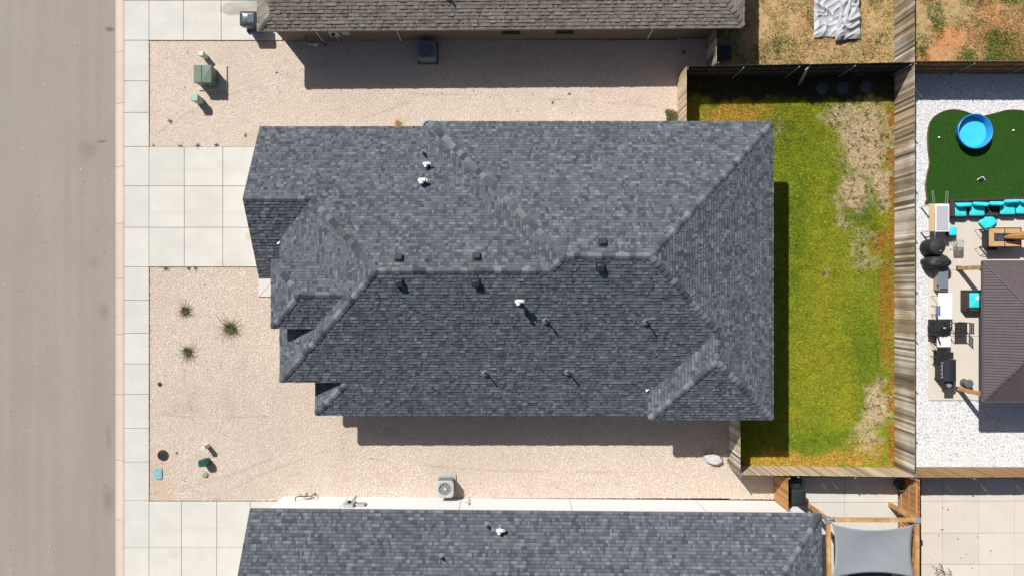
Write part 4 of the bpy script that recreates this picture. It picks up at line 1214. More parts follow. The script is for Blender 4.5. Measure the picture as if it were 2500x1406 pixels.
for i in range(NR):
    for j in range(NS): fs.append((i * NS + j, i * NS + (j + 1) % NS, (i + 1) * NS + (j + 1) % NS, (i + 1) * NS + j))
q.add(vs, fs)
tag(q.build('boulder', M['rock'], angle=25), 'pale grey flat topped boulder on the gravel near the lower fence corner', 'boulder')

# hexagonal stepping stones on the shaded lawn
M['hexstone'] = mat('slate_paver', (.09, .095, .108), (.07, .075, .085), 8, rough=.85, bump=.3)
for i, (px, py, pos) in enumerate([(2007, 217, 'leftmost'), (2057, 215, 'middle'), (2113, 213, 'rightmost')]):
    x, y = g(px, py)
    t = thing('stepping_stone', 'grey hexagonal stepping stone under the dark fence, %s of three' % pos, 'stepping stone', (x, y, 0), 'hexagonal stepping stones')
    hx = lambda r: [(x + r * math.cos(i * math.pi / 3 + .1), y + r * math.sin(i * math.pi / 3 + .1)) for i in range(6)]
    q = MB(); q.prism(hx(.33), -.02, .05); q.build('paver', M['hexstone'], t, bevel=.012)
    for r_ in (.22, .1):
        q = MB(); a, b = hx(r_), hx(r_ - .03)
        q.add([(u_, v_, .058) for u_, v_ in a] + [(u_, v_, .058) for u_, v_ in b] + [(u_, v_, .045) for u_, v_ in a], [(k, (k + 1) % 6, 6 + (k + 1) % 6, 6 + k) for k in range(6)] + [(k, 12 + k, 12 + (k + 1) % 6, (k + 1) % 6) for k in range(6)]); q.build('raised_ring', M['hexstone'], t, smooth=False)

# leaning board against the dark fence, hatch in the shade
t = thing('leaning_board', 'narrow pale board leaning against the dark fence above the lawn', 'board', g(1958, 200) + (0,))
q = MB(); q.beam(g(1952, 206) + (.02,), w(1972, 166, 1.7) + (1.7,), .30, .03); q.build('board', M['galv'], t)
q = MB(); q.beam(Vector(g(1952, 206) + (.045,)), Vector(w(1972, 166, 1.7) + (1.725,)), .05, .03); q.build('stiffener', M['galv'], t)
x, y = g(1768, 130)
t = thing('ground_hatch', 'dark square slab in the shade beside the brown roofed house', 'slab', (x, y, 0))
q = MB(); q.box(x - .36, x + .36, y - .38, y + .38, -.02, .09); q.build('slab', M['hexstone'], t, bevel=.02)
q = MB(); q.box(x - .3, x + .3, y - .32, y + .32, .085, .10); q.build('lid', M['black_metal'], t, bevel=.01)

# silver tarp
M['tarp'] = mat('silver_tarp', (.44, .45, .475), (.38, .39, .41), 6, rough=.5, spec=.4)
def sheet(poly_px, n, m, z0, amp, seed, name, parent):
    """crumpled cloth filling a quad given in pixels"""
    P = [np.array(g(*p)) for p in poly_px]
    vs, fs = [], []
    for i in range(n + 1):
        for j in range(m + 1):
            s, t_ = i / n, j / m
            p = (P[0] * (1 - s) + P[1] * s) * (1 - t_) + (P[3] * (1 - s) + P[2] * s) * t_
            x, y = p
            f = mnoise.noise(Vector((x * .9, y * .7, seed)))
            ua, va = x * .85 + y * .5 + f * .9, y * .85 - x * .5
            f2 = mnoise.noise(Vector((ua * 2.6, va * .8, seed + 3))); f3 = mnoise.noise(Vector((va * 3.4 + f2, ua * 1.1, seed + 9)))
            z = z0 + amp * (.5 * f + .75 * (1 - abs(f2)) ** 3 + .4 * (1 - abs(f3)) ** 4 - .15)
            ed = min(s, 1 - s, t_, 1 - t_) * 12
            wx = .05 * mnoise.noise(Vector((x * 2, y * 2, seed + 20))); wy = .05 * mnoise.noise(Vector((x * 2, y * 2, seed + 30)))
            vs.append((x + wx, y + wy, max(.02, z) if ed >= 1 else .02 + max(0, z - .02) * (.5 + .5 * ed)))
    for i in range(n):
        for j in range(m): fs.append((i * (m + 1) + j, (i + 1) * (m + 1) + j, (i + 1) * (m + 1) + j + 1, i * (m + 1) + j + 1))
    q = MB(); q.add(vs, fs); o = q.build(name, M['tarp'], parent, angle=60)
    sm = o.modifiers.new('solid', 'SOLIDIFY'); sm.thickness = .006; sm.offset = 1
t = thing('tarp', 'crumpled silver tarp lying on the dry top yard', 'tarp', g(2040, 40) + (0,))
sheet([(1985, 93), (2080, 93), (2090, -60), (1985, -60)], 80, 110, .06, .20, 1.7, 'sheet', t)
sheet([(2034, 104), (2100, 96), (2094, -20), (2050, -10)], 60, 90, .2, .24, 8.1, 'folded_flap', t)

# ------------------------------------------------------------------ pergola frame and shade sail
zb = 2.5
NWp = w3(2022, 1268, zb); NEp = w3(2238, 1268, zb)
t = thing('pergola_frame', 'cedar post and beam frame holding the grey shade sail', 'pergola', (NWp.x, NWp.y, 0))
SWy = -17.0
for i, (x, y) in enumerate([(NWp.x, NWp.y), (NEp.x, NEp.y), (NWp.x + .1, SWy), (NEp.x, SWy)]):
    q = MB(); q.box(x - .085, x + .085, y - .085, y + .085, .03, zb - .02); q.build('post', M['beam_cedar'], t, bevel=.008)
    q = MB(); q.box(x - .13, x + .13, y - .12, y + .12, zb - .12, zb + .14); br = q.build('bracket', M['lidgrey'] if 'lidgrey' in M else M['galv'], t, bevel=.012)
for a, b in (((NWp.x + .132, NWp.y, zb), (NEp.x - .132, NEp.y, zb)), ((NWp.x, NWp.y - .122, zb), (NWp.x + .1, SWy + .12, zb)), ((NEp.x, NEp.y - .122, zb), (NEp.x, SWy + .12, zb)), ((NWp.x + .23, SWy, zb), (NEp.x - .13, SWy, zb))):
    q = MB(); q.beam(a, b, .17, .17); q.build('beam', M['beam_cedar'], t, bevel=.008)
q = MB(); q.tube([NWp + Vector((-.05, .05, .16)), NWp + Vector((.1, .1, .2)), NWp + Vector((.22, .0, .15)), NWp + Vector((.2, .18, .12))], .025, 6); q.build('rope', M['ac_dark'], t)
M['sail'] = mat('sail_cloth', (.255, .27, .29), (.235, .25, .27), 2, rough=.8, bump=.1, bscale=200)
zs_ = 2.35
c0, c1, c2, c3 = w3(2032, 1278, zs_), w3(2231, 1279, zs_ + .05), w3(2233, 1410, zs_), w3(2030, 1412, zs_ - .05)
sl_ = thing('shade_sail', 'grey rectangular shade sail with curved edges inside the cedar frame', 'shade sail', (c0.x, c0.y, zs_))
q = MB(); n = 24; vs = []; fs = []
for i in range(n + 1):
    for j in range(n + 1):
        s, u_ = i / n, j / n
        p = (c0 * (1 - s) + c1 * s) * (1 - u_) + (c3 * (1 - s) + c2 * s) * u_
        ex, ey = 4 * s * (1 - s), 4 * u_ * (1 - u_)
        ins = Vector(((.5 - s) * 2 * .16 * ey, (u_ - .5) * 2 * .28 * ex, -.10 * ex * ey + .02 * math.sin(s * 9) * ey))
        vs.append(p + ins)
for i in range(n):
    for j in range(n): fs.append((i * (n + 1) + j, i * (n + 1) + j + 1, (i + 1) * (n + 1) + j + 1, (i + 1) * (n + 1) + j))
q.add(vs, fs); o = q.build('cloth', M['sail'], sl_)
o.modifiers.new('solid', 'SOLIDIFY').thickness = .006
for a, b in ((c0, NWp), (c1, NEp), (c2, Vector((NEp.x, c2.y - .25, zb))), (c3, Vector((NWp.x + .03, c3.y - .25, zb)))):
    q = MB(); q.tube([a, b], .012, 6); q.build('strap', M['pvc'], sl_)
# pot in the corner
x, y = g(2190, 1172)
t = thing('plant_pot', 'empty dark round pot in the fenced corner under the beam', 'pot', (x - .05, y - .1, .05))
q = MB(); q.lathe([(0, .04), (.17, .0), (.26, .45), (.29, .46), (.29, .5), (.24, .5), (.2, .1), (0, .1)], (x - .05, y - .1, .05), 24); q.build('pot', M['hexstone'], t)
q = MB(); q.lathe([(.215, .3), (0, .3)], (x - .05, y - .1, .05), 20); q.build('soil', M['joint'], t)
# things under the sail: bench edge visible at the bottom of the frame
t = thing('bench', 'long pale bench half hidden below the shade sail', 'bench', w(2050, 1340, .45) + (.05,))
x, y = w(2046, 1345, .45)
q = MB(); q.box(x - .12, x + .22, y - 1.5, y + .75, .42, .47); q.build('seat', M['pvc'], t, bevel=.01)
for yy in (y - 1.3, y + .55):
    q = MB(); q.box(x - .08, x + .18, yy - .03, yy + .03, .05, .42); q.build('leg', M['black_metal'], t)
t = thing('outdoor_rug', 'dark outdoor rug under the lower edge of the shade sail', 'rug', g(2130, 1440) + (.05,))
x, y = g(2120, 1430)
q = MB(); q.box(x - 1.0, x + 1.1, y - 1.4, y + .9, .054, .066); q.build('rug', M['hexstone'], t)
# folded wire frames on the far corner patio
for i, (px, py, rz, lab) in enumerate([(2285, 1384, .35, 'upper'), (2305, 1396, .25, 'lower')]):
    x, y = g(px, py)
    t = thing('wire_stand', 'small black wire stand on the cream corner patio, %s of two' % lab, 'wire stand', (x, y, .05), 'wire stands')
    T = Matrix.Translation((x, y, 0)) @ Matrix.Rotation(rz, 4, 'Z')
    q = MB(); s = .16
    cn = [T @ Vector(p) for p in ((-s, -s, .36), (s, -s, .36), (s, s, .36), (-s, s, .36), (-s, -s, .36))]
    q.tube(cn, .01, 5); q.tube([cn[0], cn[2]], .008, 5); q.tube([cn[1], cn[3]], .008, 5); q.build('top_ring', M['black_metal'], t)
    for sx_, sy_ in ((-1, -1), (1, -1), (1, 1), (-1, 1)):
        q = MB(); q.tube([T @ Vector((sx_ * s, sy_ * s, .36)), T @ Vector((sx_ * s * 1.2, sy_ * s * 1.2, .055))], .009, 5); q.build('leg', M['black_metal'], t)
# fallen leaves
q = MB()
for px, py in [(2300, 1238), (2313, 1242), (2349, 1264), (2391, 1271), (2301, 1290), (2291, 1305), (2337, 1313), (2283, 1349), (2357, 1351), (2417, 1342), (2416, 1352), (2344, 1360), (2372, 1385), (2330, 1238), (2385, 1308), (2296, 1291)]:
    x, y = g(px, py); s = random.uniform(.03, .06); T = Matrix.Translation((x, y, .06)) @ Euler((random.uniform(-.3, .3), random.uniform(-.3, .3), random.uniform(0, 6))).to_matrix().to_4x4()
    q.add([T @ Vector(p) for p in ((-s, 0, 0), (0, -s * .5, .01), (s, 0, 0), (0, s * .5, .012))], [(0, 1, 2, 3)])
tag(q.build('fallen_leaves', M['rust'], smooth=False), 'dry brown leaves scattered on the cream corner patio', 'leaves', kind='stuff')

# ------------------------------------------------------------------ the right hand garden
M['pool'] = mat('pool_blue_plastic', (.03, .28, .62), (.025, .25, .56), 6, rough=.35)
M['water'] = mat('pool_water', (.06, .56, .80), (.05, .52, .77), 3, rough=.12, spec=.5)
x, y = w(2381, 321, .45)
t = thing('paddling_pool', 'round bright blue plastic paddling pool on the turf', 'paddling pool', (x, y, .035))
q = MB(); q.lathe([(.0, .0), (.74, .0), (.77, .05), (.80, .36), (.825, .40), (.83, .43), (.805, .44), (.78, .41), (.72, .04), (.0, .03)], (x, y, .035), 48); q.build('shell', M['pool'], t)
q = MB(); q.lathe([(.725, .09), (0, .09)], (x, y, .035), 40); q.build('water', M['water'], t)
q = MB(); 
for i in range(48):
    a, b = 2 * math.pi * i / 48, 2 * math.pi * (i + 1) / 48
    q.cyl((x + 0.828 * math.cos(a), y + 0.828 * math.sin(a), .46), (x + 0.828 * math.cos(b), y + 0.828 * math.sin(b), .46), .02, .02, 6, False)
q.build('rim', M['pool'], t)
for px, py, pos in ((2471, 320, 'right of'), (2290, 337, 'left of')):
    x, y = g(px, py)
    q = MB(); q.pillow((x, y, .035 + .05), (.1, .1, .1), e=1, n=14, m=10)
    tag(q.build('ball', M['pvc'], angle=80), 'small white ball on the turf %s the paddling pool' % pos, 'ball', 'white balls on the turf')
x, y = g(2393, 438)
t = thing('toy_scooter', 'small black and white toy lying on the turf', 'toy', (x, y, .035))
q = MB(); q.tube([(x - .2, y - .06, .08), (x - .1, y + .03, .1), (x + .08, y + .1, .1), (x + .2, y - .05, .07)], .022, 6); q.build('frame', M['pvc'], t)
q = MB(); q.cyl((x - .02, y - .05, .04), (x - .02, y + .06, .09), .09, .09, 14); q.build('wheel', M['black_metal'], t)
q = MB(); q.tube([(x - .1, y + .08, .09), (x + .05, y + .04, .11), (x + .02, y - .08, .08)], .016, 6); q.build('handlebar', M['black_metal'], t)

# bar table with wooden shelf and metal rods
M['tabletop'] = mat('grey_table_top', (.42, .425, .46), (.40, .40, .43), 3, rough=.4)
M['pine'] = mat('pine_board', (.60, .42, .23), (.50, .33, .17), 4, rough=.7, stretch=(1, .15, 1))
zt = .95
x0, y1 = w(2284, 498, zt); x1_, y0 = w(2318, 566, zt)
t = thing('bar_table', 'bar table with grey top, white frame and pine shelf on its left', 'table', ((x0 + x1_) / 2, (y0 + y1) / 2, .05))
q = MB(); q.box(x0, x1_, y0, y1, zt - .05, zt - .012); q.build('frame', M['pvc'], t, bevel=.006)
q = MB(); q.box(x0 + .05, x1_ - .05, y0 + .07, y1 - .11, zt - .02, zt + .004); q.build('top', M['tabletop'], t, bevel=.004)
q = MB(); q.box(x0 - .24, x0 - .004, y0 + .02, y1 - .03, zt - .10, zt - .07); q.build('shelf', M['pine'], t, bevel=.005)
for xx in (x0 - .2, x1_ - .06):
    for yy in (y0 + .05, y1 - .05):
        q = MB(); q.box(xx - .03, xx + .03, yy - .03, yy + .03, .05, zt - .1); q.build('leg', M['pvc'], t)
q = MB(); q.box(x0 - .2, x1_ - .06, y0 + .03, y0 + .06, .3, .36); q.build('stretcher', M['pvc'], t)
for (pa, pb) in (((2278, 496), (2275, 467)), ((2282, 496), (2279, 468)), ((2308, 497), (2310, 468)), ((2313, 497), (2315, 468))):
    a = w3(pa[0], pa[1], zt - .03); b = w3(pb[0], pb[1], zt + .02)
    q = MB(); q.cyl(a, b, .012, .012, 8); q.pillow(b, (.05, .05, .05), e=1, n=8, m=6); q.build('rod', M['galv'], t)

# sectional sofa
M['wicker'] = mat('dark_wicker', (.040, .032, .032), (.06, .048, .046), 60, rough=.7, bump=.6, bscale=120)
M['cyan'] = mat('turquoise_cushion', (.045, .66, .70), (.04, .59, .63), 4, rough=.85, bump=.15, bscale=20)
def sofa_unit(t, xa, xb, yb, yf, arm_l=False):
    q = MB(); q.box(xa + .01, xb - .01, yf, yb - .12, .08, .30); q.build('seat_base', M['wicker'], t, bevel=.015)
    q = MB(); q.box(xa + .01, xb - .01, yb - .118, yb, .08, .66); q.build('backrest', M['wicker'], t, bevel=.02)
    if arm_l:
        q = MB(); q.box(xa - .17, xa + .005, yf, yb, .08, .55); q.build('armrest', M['wicker'], t, bevel=.02)
    for xx in (xa + .06, xb - .06):
        q = MB(); q.cyl((xx, yf + .06, .05), (xx, yf + .06, .09), .02, .02, 8); q.build('foot', M['black_metal'], t)
yb = w(0, 487, .6)[1]; yf = w(0, 530, .4)[1]
xs = [w(p, 0, .45)[0] for p in (2329, 2368, 2407, 2443, 2482, 2530)]
t = thing('sectional_sofa', 'dark wicker sectional sofa along the edge of the turf', 'sofa', ((xs[0] + xs[-1]) / 2, yb, .05))
for i in range(5): sofa_unit(t, xs[i], xs[i + 1], yb + .03 * i, yf + .03 * i, i == 0)
cl = ['leftmost', 'second from the left', None, 'third from the left', 'rightmost']
for i in (0, 1, 3, 4):
    wd_ = xs[i + 1] - xs[i] - (.14 if i == 0 else .03)
    q = MB(); q.pillow((xs[i] + wd_ / 2 + .01, (yf + yb - .13) / 2 + .03 * i, .38), (wd_, yb - .15 - yf, .15), e=.22, wr=.02)
    tag(q.build('seat_cushion', M['cyan'], angle=80), 'turquoise seat cushion on the sofa, ' + cl[i], 'cushion', 'turquoise sofa seat cushions')
bl = ['leftmost', 'second from the left', 'middle', 'fourth from the left', 'rightmost']
for i in range(5):
    wd_ = xs[i + 1] - xs[i] - .02
    xo = [.02, .06, .08, .06, .04][i]
    q = MB(); q.pillow((xs[i] + wd_ / 2 + xo, yb - .24 + .03 * i + (.1 if i == 3 else 0), .56), (wd_, .16, .42), rz=[.03, -.06, .0, .05, -.2][i], tilt=.55, e=.3, wr=.02)
    tag(q.build('back_cushion', M['cyan'], angle=80), 'turquoise back cushion on the sofa, %s of five' % bl[i], 'cushion', 'turquoise sofa back cushions')
x, y = w(2416, 542, .3)
q = MB(); q.pillow((x, y, .16), (.72, .66, .18), rz=.72, e=.25, wr=.04); tag(q.build('floor_cushion', M['cyan'], angle=80), 'loose turquoise cushion lying askew on the patio in front of the sofa', 'cushion')
x, y = w(2326, 565, .42)
t = thing('footstool', 'small turquoise topped footstool beside the bar table', 'stool', (x, y, .05))
q = MB(); q.pillow((x, y, .43), (.36, .42, .1), e=.25); q.build('cushion', M['cyan'], t)
q = MB(); q.box(x - .17, x + .17, y - .2, y + .2, .1, .385); q.build('base', M['wicker'], t, bevel=.01)
for sx_ in (-1, 1):
    for sy_ in (-1, 1):
        q = MB(); q.cyl((x + sx_ * .13, y + sy_ * .16, .05), (x + sx_ * .13, y + sy_ * .16, .11), .018, .018, 8); q.build('leg', M['black_metal'], t)

# dining table with tan mitred top and black frame
zt = .78
xa, ya = w(2412, 556, zt); xb, yb2 = w(2494, 604, zt)
M['tan_tile'] = mat('tan_table_panel', (.56, .36, .17), (.48, .30, .14), 5, rough=.5)
t = thing('fire_table', 'rectangular table with tan mitred top, black frame and dark centre', 'table', ((xa + xb) / 2, (ya + yb2) / 2, .05))
q = MB(); fw = .045
for b in ((xa, xb, ya - fw, ya), (xa, xb, yb2, yb2 + fw), (xa, xa + fw, yb2 + fw, ya - fw), (xb - fw, xb, yb2 + fw, ya - fw), ((xa + xb) / 2 - .02, (xa + xb) / 2 + .02, yb2 + fw, ya - fw)): q.box(b[0], b[1], b[2], b[3], zt - .05, zt + .006)
q.build('frame', M['black_metal'], t, bevel=.004)
ix0, ix1, iy0, iy1 = xa + .30, xb - .30, yb2 + .28, ya - .28
ox0, ox1, oy0, oy1 = xa + fw, xb - fw, yb2 + fw, ya - fw
for pl in ([(ox0, oy1), (ix0, iy1), (ix1, iy1), (ox1, oy1)], [(ox0, oy0), (ox1, oy0), (ix1, iy0), (ix0, iy0)], [(ox0, oy0), (ix0, iy0), (ix0, iy1), (ox0, oy1)], [(ox1, oy0), (ox1, oy1), (ix1, iy1), (ix1, iy0)]):
    cx_ = sum(p[0] for p in pl) / 4; cy_ = sum(p[1] for p in pl) / 4
    pl = [(cx_ + (p[0] - cx_) * .975, cy_ + (p[1] - cy_) * .975) for p in pl]
    q = MB(); q.prism(pl, zt - .03, zt); q.build('panel', M['tan_tile'], t, smooth=False)
q = MB(); q.box(ix0, ix1, iy0, iy1, zt - .06, zt - .02); q.build('burner_tray', M['black_metal'], t)
q = MB()
for i in range(140):
    q.pillow((random.uniform(ix0 + .04, ix1 - .04), random.uniform(iy0 + .04, iy1 - .04), zt - .015), (.06, .05, .04), rz=random.uniform(0, 3), e=.8, n=6, m=4)
o = q.build('lava_rock', M['hexstone'], t); o['kind'] = 'stuff'
for sx_ in (xa + .05, xb - .05):
    for sy_ in (yb2 + .05, ya - .05):
        q = MB(); q.box(sx_ - .025, sx_ + .025, sy_ - .025, sy_ + .025, .05, zt - .05); q.build('leg', M['black_metal'], t)
q = MB(); q.box(xa + .12, xb - .12, yb2 + .12, ya - .12, .12, .5); q.build('gas_housing', M['black_metal'], t, bevel=.01)
# folded parasol lying over the table
M['canvas'] = mat('orange_canvas', (.46, .24, .07), (.30, .15, .05), 5, rough=.85)
a = w3(2458, 579, 1.0); b = Vector((a.x + 1.6, a.y + .12, 1.15))
t = thing('folded_parasol', 'folded orange brown parasol lying across the tan topped table', 'parasol', (a.x, a.y, zt))
q = MB(); q.cyl(a - Vector((.1, 0, .02)), b + Vector((.3, .02, .02)), .022, .022, 8); q.build('pole', M['pine'], t)
for k in range(6):
    an = k * math.pi / 3 + .3; off = Vector((0, math.cos(an), math.sin(an)))
    q = MB(); q.cyl(a + off * .05, a + (b - a) * .5 + off * .14, .05, .08, 8); q.cyl(a + (b - a) * .5 + off * .14, b + off * .06, .08, .03, 8); q.build('canvas_fold', M['canvas'], t)
# wire armchairs poking out from under the table
for i, (pa, pb, pc, lab) in enumerate([((2394, 561), (2416, 580), (2416, 566), 'upper'), ((2394, 606), (2414, 594), (2416, 607), 'lower')]):
    A_, B_, C_ = w3(*pa, .55), w3(*pb, .6), w3(*pc, .6)
    t = thing('wire_chair', 'black wire framed chair at the left of the tan topped table, %s one' % lab, 'chair', (B_.x + .1, B_.y, .05), 'wire chairs at the table')
    q = MB(); q.tube([B_, A_, C_], .014, 6); q.build('armrest', M['black_metal'], t)
    cx_, cy_ = B_.x + .25, (B_.y + C_.y) / 2
    q = MB(); q.box(cx_ - .2, cx_ + .25, cy_ - .2, cy_ + .2, .42, .45); q.build('seat', M['wicker'], t, bevel=.01)
    q = MB(); q.tube([A_, Vector((A_.x + .02, A_.y, .05))], .012, 6); q.build('leg', M['black_metal'], t)
    for dx_, dyy in ((.2, .18), (.2, -.18), (-.15, -.18), (-.15, .18)):
        q = MB(); q.tube([(cx_ + dx_, cy_ + dyy, .42), (cx_ + dx_, cy_ + dyy, .05)], .012, 6); q.build('leg', M['black_metal'], t)

# glass side table
M['glass'] = NT('clear_glass').out((.8, .82, .76), .05)
M['glass'].node_tree.nodes['Principled BSDF'].inputs['Transmission Weight'].default_value = .9
zt = .5
x, y = w(2341, 600, zt)
t = thing('side_table', 'square glass side table with thin wire legs beside the black covers', 'table', (x, y, .05))
q = MB(); q.prism(rrect(x, y, .48, .52, .07, 4), zt - .012, zt); q.build('glass_top', M['glass'], t)
q = MB(); r4 = rrect(x, y, .49, .53, .075, 4); q.tube([(a, b, zt - .015) for a, b in r4 + r4[:1]], .009, 5); q.build('rim', M['lead'], t)
for sx_, sy_ in ((-1, -1), (1, -1), (1, 1), (-1, 1)):
    q = MB(); q.tube([(x + sx_ * .21, y + sy_ * .23, zt - .02), (x, y, .27), (x - sx_ * .0 + sx_ * .2, y + sy_ * .2, .055)], .009, 5); q.build('leg', M['black_metal'], t)

# covered kettle grills
M['cover'] = mat('black_cover_cloth', (.030, .034, .032), (.022, .025, .024), 5, rough=.6, bump=.3, bscale=10)
zc = .95
x, y = w(2290, 603, zc)
t = thing('covered_kettle_grill', 'round black covered kettle grill with silver handle', 'grill', (x, y, .05))
q = MB(); q.lathe([(.40, .02), (.42, .45), (.41, .78), (.36, .9), (.25, .96), (0, .99)], (x, y, .05), 30); q.build('cover', M['cover'], t)
q = MB(); q.tube([(x + .02, y - .20, 1.03), (x + .09, y - .20, 1.06), (x + .15, y - .17, 1.03)], .014, 6); q.build('handle', M['galv'], t)
x, y = w(2300, 640, .95)
t = thing('covered_grill', 'lumpy black cloth covered grill beside the deck box', 'grill', (x, y, .05))
q = MB(); n = 36; prof = [(.50, .03), (.52, .4), (.50, .75), (.40, .92), (.22, .98), (0, 1.0)]
vs, fs = [], []
for i in range(n):
    a = 2 * math.pi * i / n
    for r_, z in prof:
        k = 1 + .13 * math.cos(2 * a - .35) + .06 * math.sin(5 * a + z * 3) + .05 * math.sin(9 * a) * (1 - z)
        vs.append((x + r_ * k * math.cos(a), y + r_ * .72 * k * math.sin(a), .05 + z * .93 + .03 * math.sin(3 * a + r_ * 8)))
m_ = len(prof)
for i in range(n):
    j = (i + 1) % n
    for k_ in range(m_ - 1): fs.append((i * m_ + k_, j * m_ + k_, j * m_ + k_ + 1, i * m_ + k_ + 1))
q.add(vs, fs); q.build('cover', M['cover'], t, angle=60)
q = MB(); q.tube([(x + .12, y - .16, .99), (x + .26, y - .05, .97)], .02, 6); q.build('strap', M['black_metal'], t)
x, y = g(2263, 637)
t = thing('garden_sprayer', 'small orange and black pot left of the lumpy covered grill', 'pot', (x, y, 0))
q = MB(); q.lathe([(0, 0), (.1, .0), (.14, .2), (.12, .26), (.0, .27)], (x, y, 0), 16); q.build('pot', mat('terracotta', (.45, .20, .08), rough=.8), t)
q = MB(); q.lathe([(0, 0), (.09, .0), (.1, .2), (.0, .22)], (x + .22, y + .05, 0), 14); q.build('canister', M['black_metal'], t)

# deck box
M['deckbox'] = mat('slate_blue_plastic', (.17, .20, .24), (.15, .18, .215), 8, rough=.5)
M['taupe'] = mat('taupe_plastic', (.36, .31, .26), (.32, .27, .23), 8, rough=.6)
x0, y1 = w(2292, 652, .6); x1_, y0 = w(2315, 711, .6)
t = thing('deck_box', 'slate blue lidded deck storage box with taupe sides', 'storage box', ((x0 + x1_) / 2, (y0 + y1) / 2, .05))
q = MB(); q.box(x0 + .03, x1_ - .03, y0 + .04, y1 - .04, .05, .54); q.build('body', M['taupe'], t, bevel=.015)
q = MB(); q.box(x0, x1_, y0, y1, .543, .61); l = q.build('lid', M['deckbox'], t, bevel=.02)
q = MB(); q.box(x0 + .05, x1_ - .04, y0 + .05, y0 + .12, .6, .618); q.build('hinge_rib', M['black_metal'], l)
for yy in (y0 + .25, y1 - .25):
    q = MB(); q.box(x0 - .02, x0 + .03, yy - .05, yy + .05, .46, .55); q.build('latch', M['black_metal'], t)

# white folding tables
def folding_table(label, pa, pb, zt=.74):
    x0, y1 = w(*pa, zt); x1_, y0 = w(*pb, zt)
    t = thing('folding_table', label, 'table', ((x0 + x1_) / 2, (y0 + y1) / 2, .05), 'white folding tables')
    q = MB(); q.box(x0, x1_, y0, y1, zt - .045, zt); q.build('top', M['pvc'], t, bevel=.015)
    for yy in (y0 + .15, y1 - .15):
        q = MB(); q.tube([(x0 + .06, yy, zt - .05), (x0 + .03, yy, .06), (x1_ - .03, yy, .06), (x1_ - .06, yy, zt - .05)], .014, 6); q.build('leg', M['galv'], t)
folding_table('white folding table top, the longer one below the deck box', (2291, 715), (2326, 779))
folding_table('white folding table half covered by a black cloth', (2288, 783), (2322, 847), .72)
def folding_chair(label, px, py, seat_m, rz=0, s=.42):
    x, y = g(px, py)
    t = thing('folding_chair', label, 'chair', (x, y, .05), 'folding chairs by the tables')
    T = Matrix.Translation((x, y, 0)) @ Matrix.Rotation(rz, 4, 'Z')
    q = MB(); q.prism([(p[0], p[1]) for p in [T @ Vector((a, b, 0)) for a, b in rrect(0, 0, s, s, .08, 4)]], .43, .46); q.build('seat', seat_m, t, bevel=.008)
    q = MB(); q.box(-s / 2 - .03, -s / 2, -s / 2, s / 2, .62, .85, T); q.build('backrest', seat_m, t, bevel=.01)
    for sy_ in (-1, 1):
        q = MB(); q.tube([T @ Vector((-s / 2 - .02, sy_ * s / 2, .86)), T @ Vector((s / 2, sy_ * s / 2, .055))], .012, 6); q.build('leg', M['black_metal'], t)
        q = MB(); q.tube([T @ Vector((-s / 2, sy_ * s / 2, .055)), T @ Vector((s / 2 - .05, sy_ * s / 2, .45))], .012, 6); q.build('leg', M['black_metal'], t)
M['chair_blue'] = mat('chair_blue', (.10, .22, .38), rough=.6)
folding_chair('blue folding chair tucked behind the longer white table', 2282, 756, M['chair_blue'], 0)
folding_chair('brown folding chair tucked behind the half covered white table', 2280, 822, mat('chair_maroon', (.09, .045, .04), rough=.7), .3)
# black cloth heaped on the second table
x, y = w(2301, 800, .78)
t = thing('black_cloth', 'heap of black cloth thrown over the white folding table', 'cloth', (x, y, .72))
q = MB(); n, m_ = 40, 40; vs, fs = [], []
for i in range(n + 1):
    for j in range(m_ + 1):
        a, b = i / n - .5, j / m_ - .5
        X = x + a * .92 - .06; Y = y + b * .78
        f = mnoise.noise(Vector((a * 3 + b * 2, b * 5, 4.4))); r_ = math.hypot(a * 2, b * 2)
        z = .735 + .14 * max(0, 1 - r_ * .8) + .07 * abs(f) + .03 * math.sin((a + b * 1.5) * 26 + f * 4)
        if X < x - .36: z = .735 - (x - .36 - X) * 3 + .03 * f
        vs.append((X + .04 * f, Y + .05 * mnoise.noise(Vector((a * 4, b * 2, 9))), max(z, .45) if X < x - .36 else max(z, .735)))
for i in range(n):
    for j in range(m_): fs.append((i * (m_ + 1) + j, (i + 1) * (m_ + 1) + j, (i + 1) * (m_ + 1) + j + 1, i * (m_ + 1) + j + 1))
q.add(vs, fs); o = q.build('cloth', M['cover'], t, angle=60); o.modifiers.new('solid', 'SOLIDIFY').thickness = .008
q = MB(); q.pillow((x + .03, y + .0, .92), (.14, .10, .05), e=.8); q.build('buckle', M['galv'], t)

# gas grill
x, y = w(2322, 904, 1.05)
t = thing('gas_grill', 'large black gas grill with cylindrical hood and side shelves', 'grill', (x, y, .05))
q = MB(); q.box(x - .27, x + .25, y - .50, y + .50, .15, .82); q.build('cabinet', M['black_metal'], t, bevel=.01)
q = MB(); n = 14; vs = []
for yy in (y - .52, y + .52):
    for i in range(n + 1):
        a = math.pi * i / n
        vs.append((x + .33 * math.cos(a), yy, .84 + .26 * math.sin(a)))
fs = [(i, i + 1, n + 2 + i, n + 1 + i) for i in range(n)] + [tuple(range(n + 1)), tuple(range(2 * n + 1, n, -1)), (0, n + 1, 2 * n + 1, n)]
q.add(vs, fs); hd = q.build('hood', mat('hood_black', (.028, .032, .038), (.022, .025, .03), 8, rough=.3, spec=.5), t)
q = MB(); q.tube([(x - .30, y - .36, .96), (x - .38, y - .36, .98), (x - .38, y + .36, .98), (x - .30, y + .36, .96)], .016, 8); q.build('handle', M['galv'], hd)
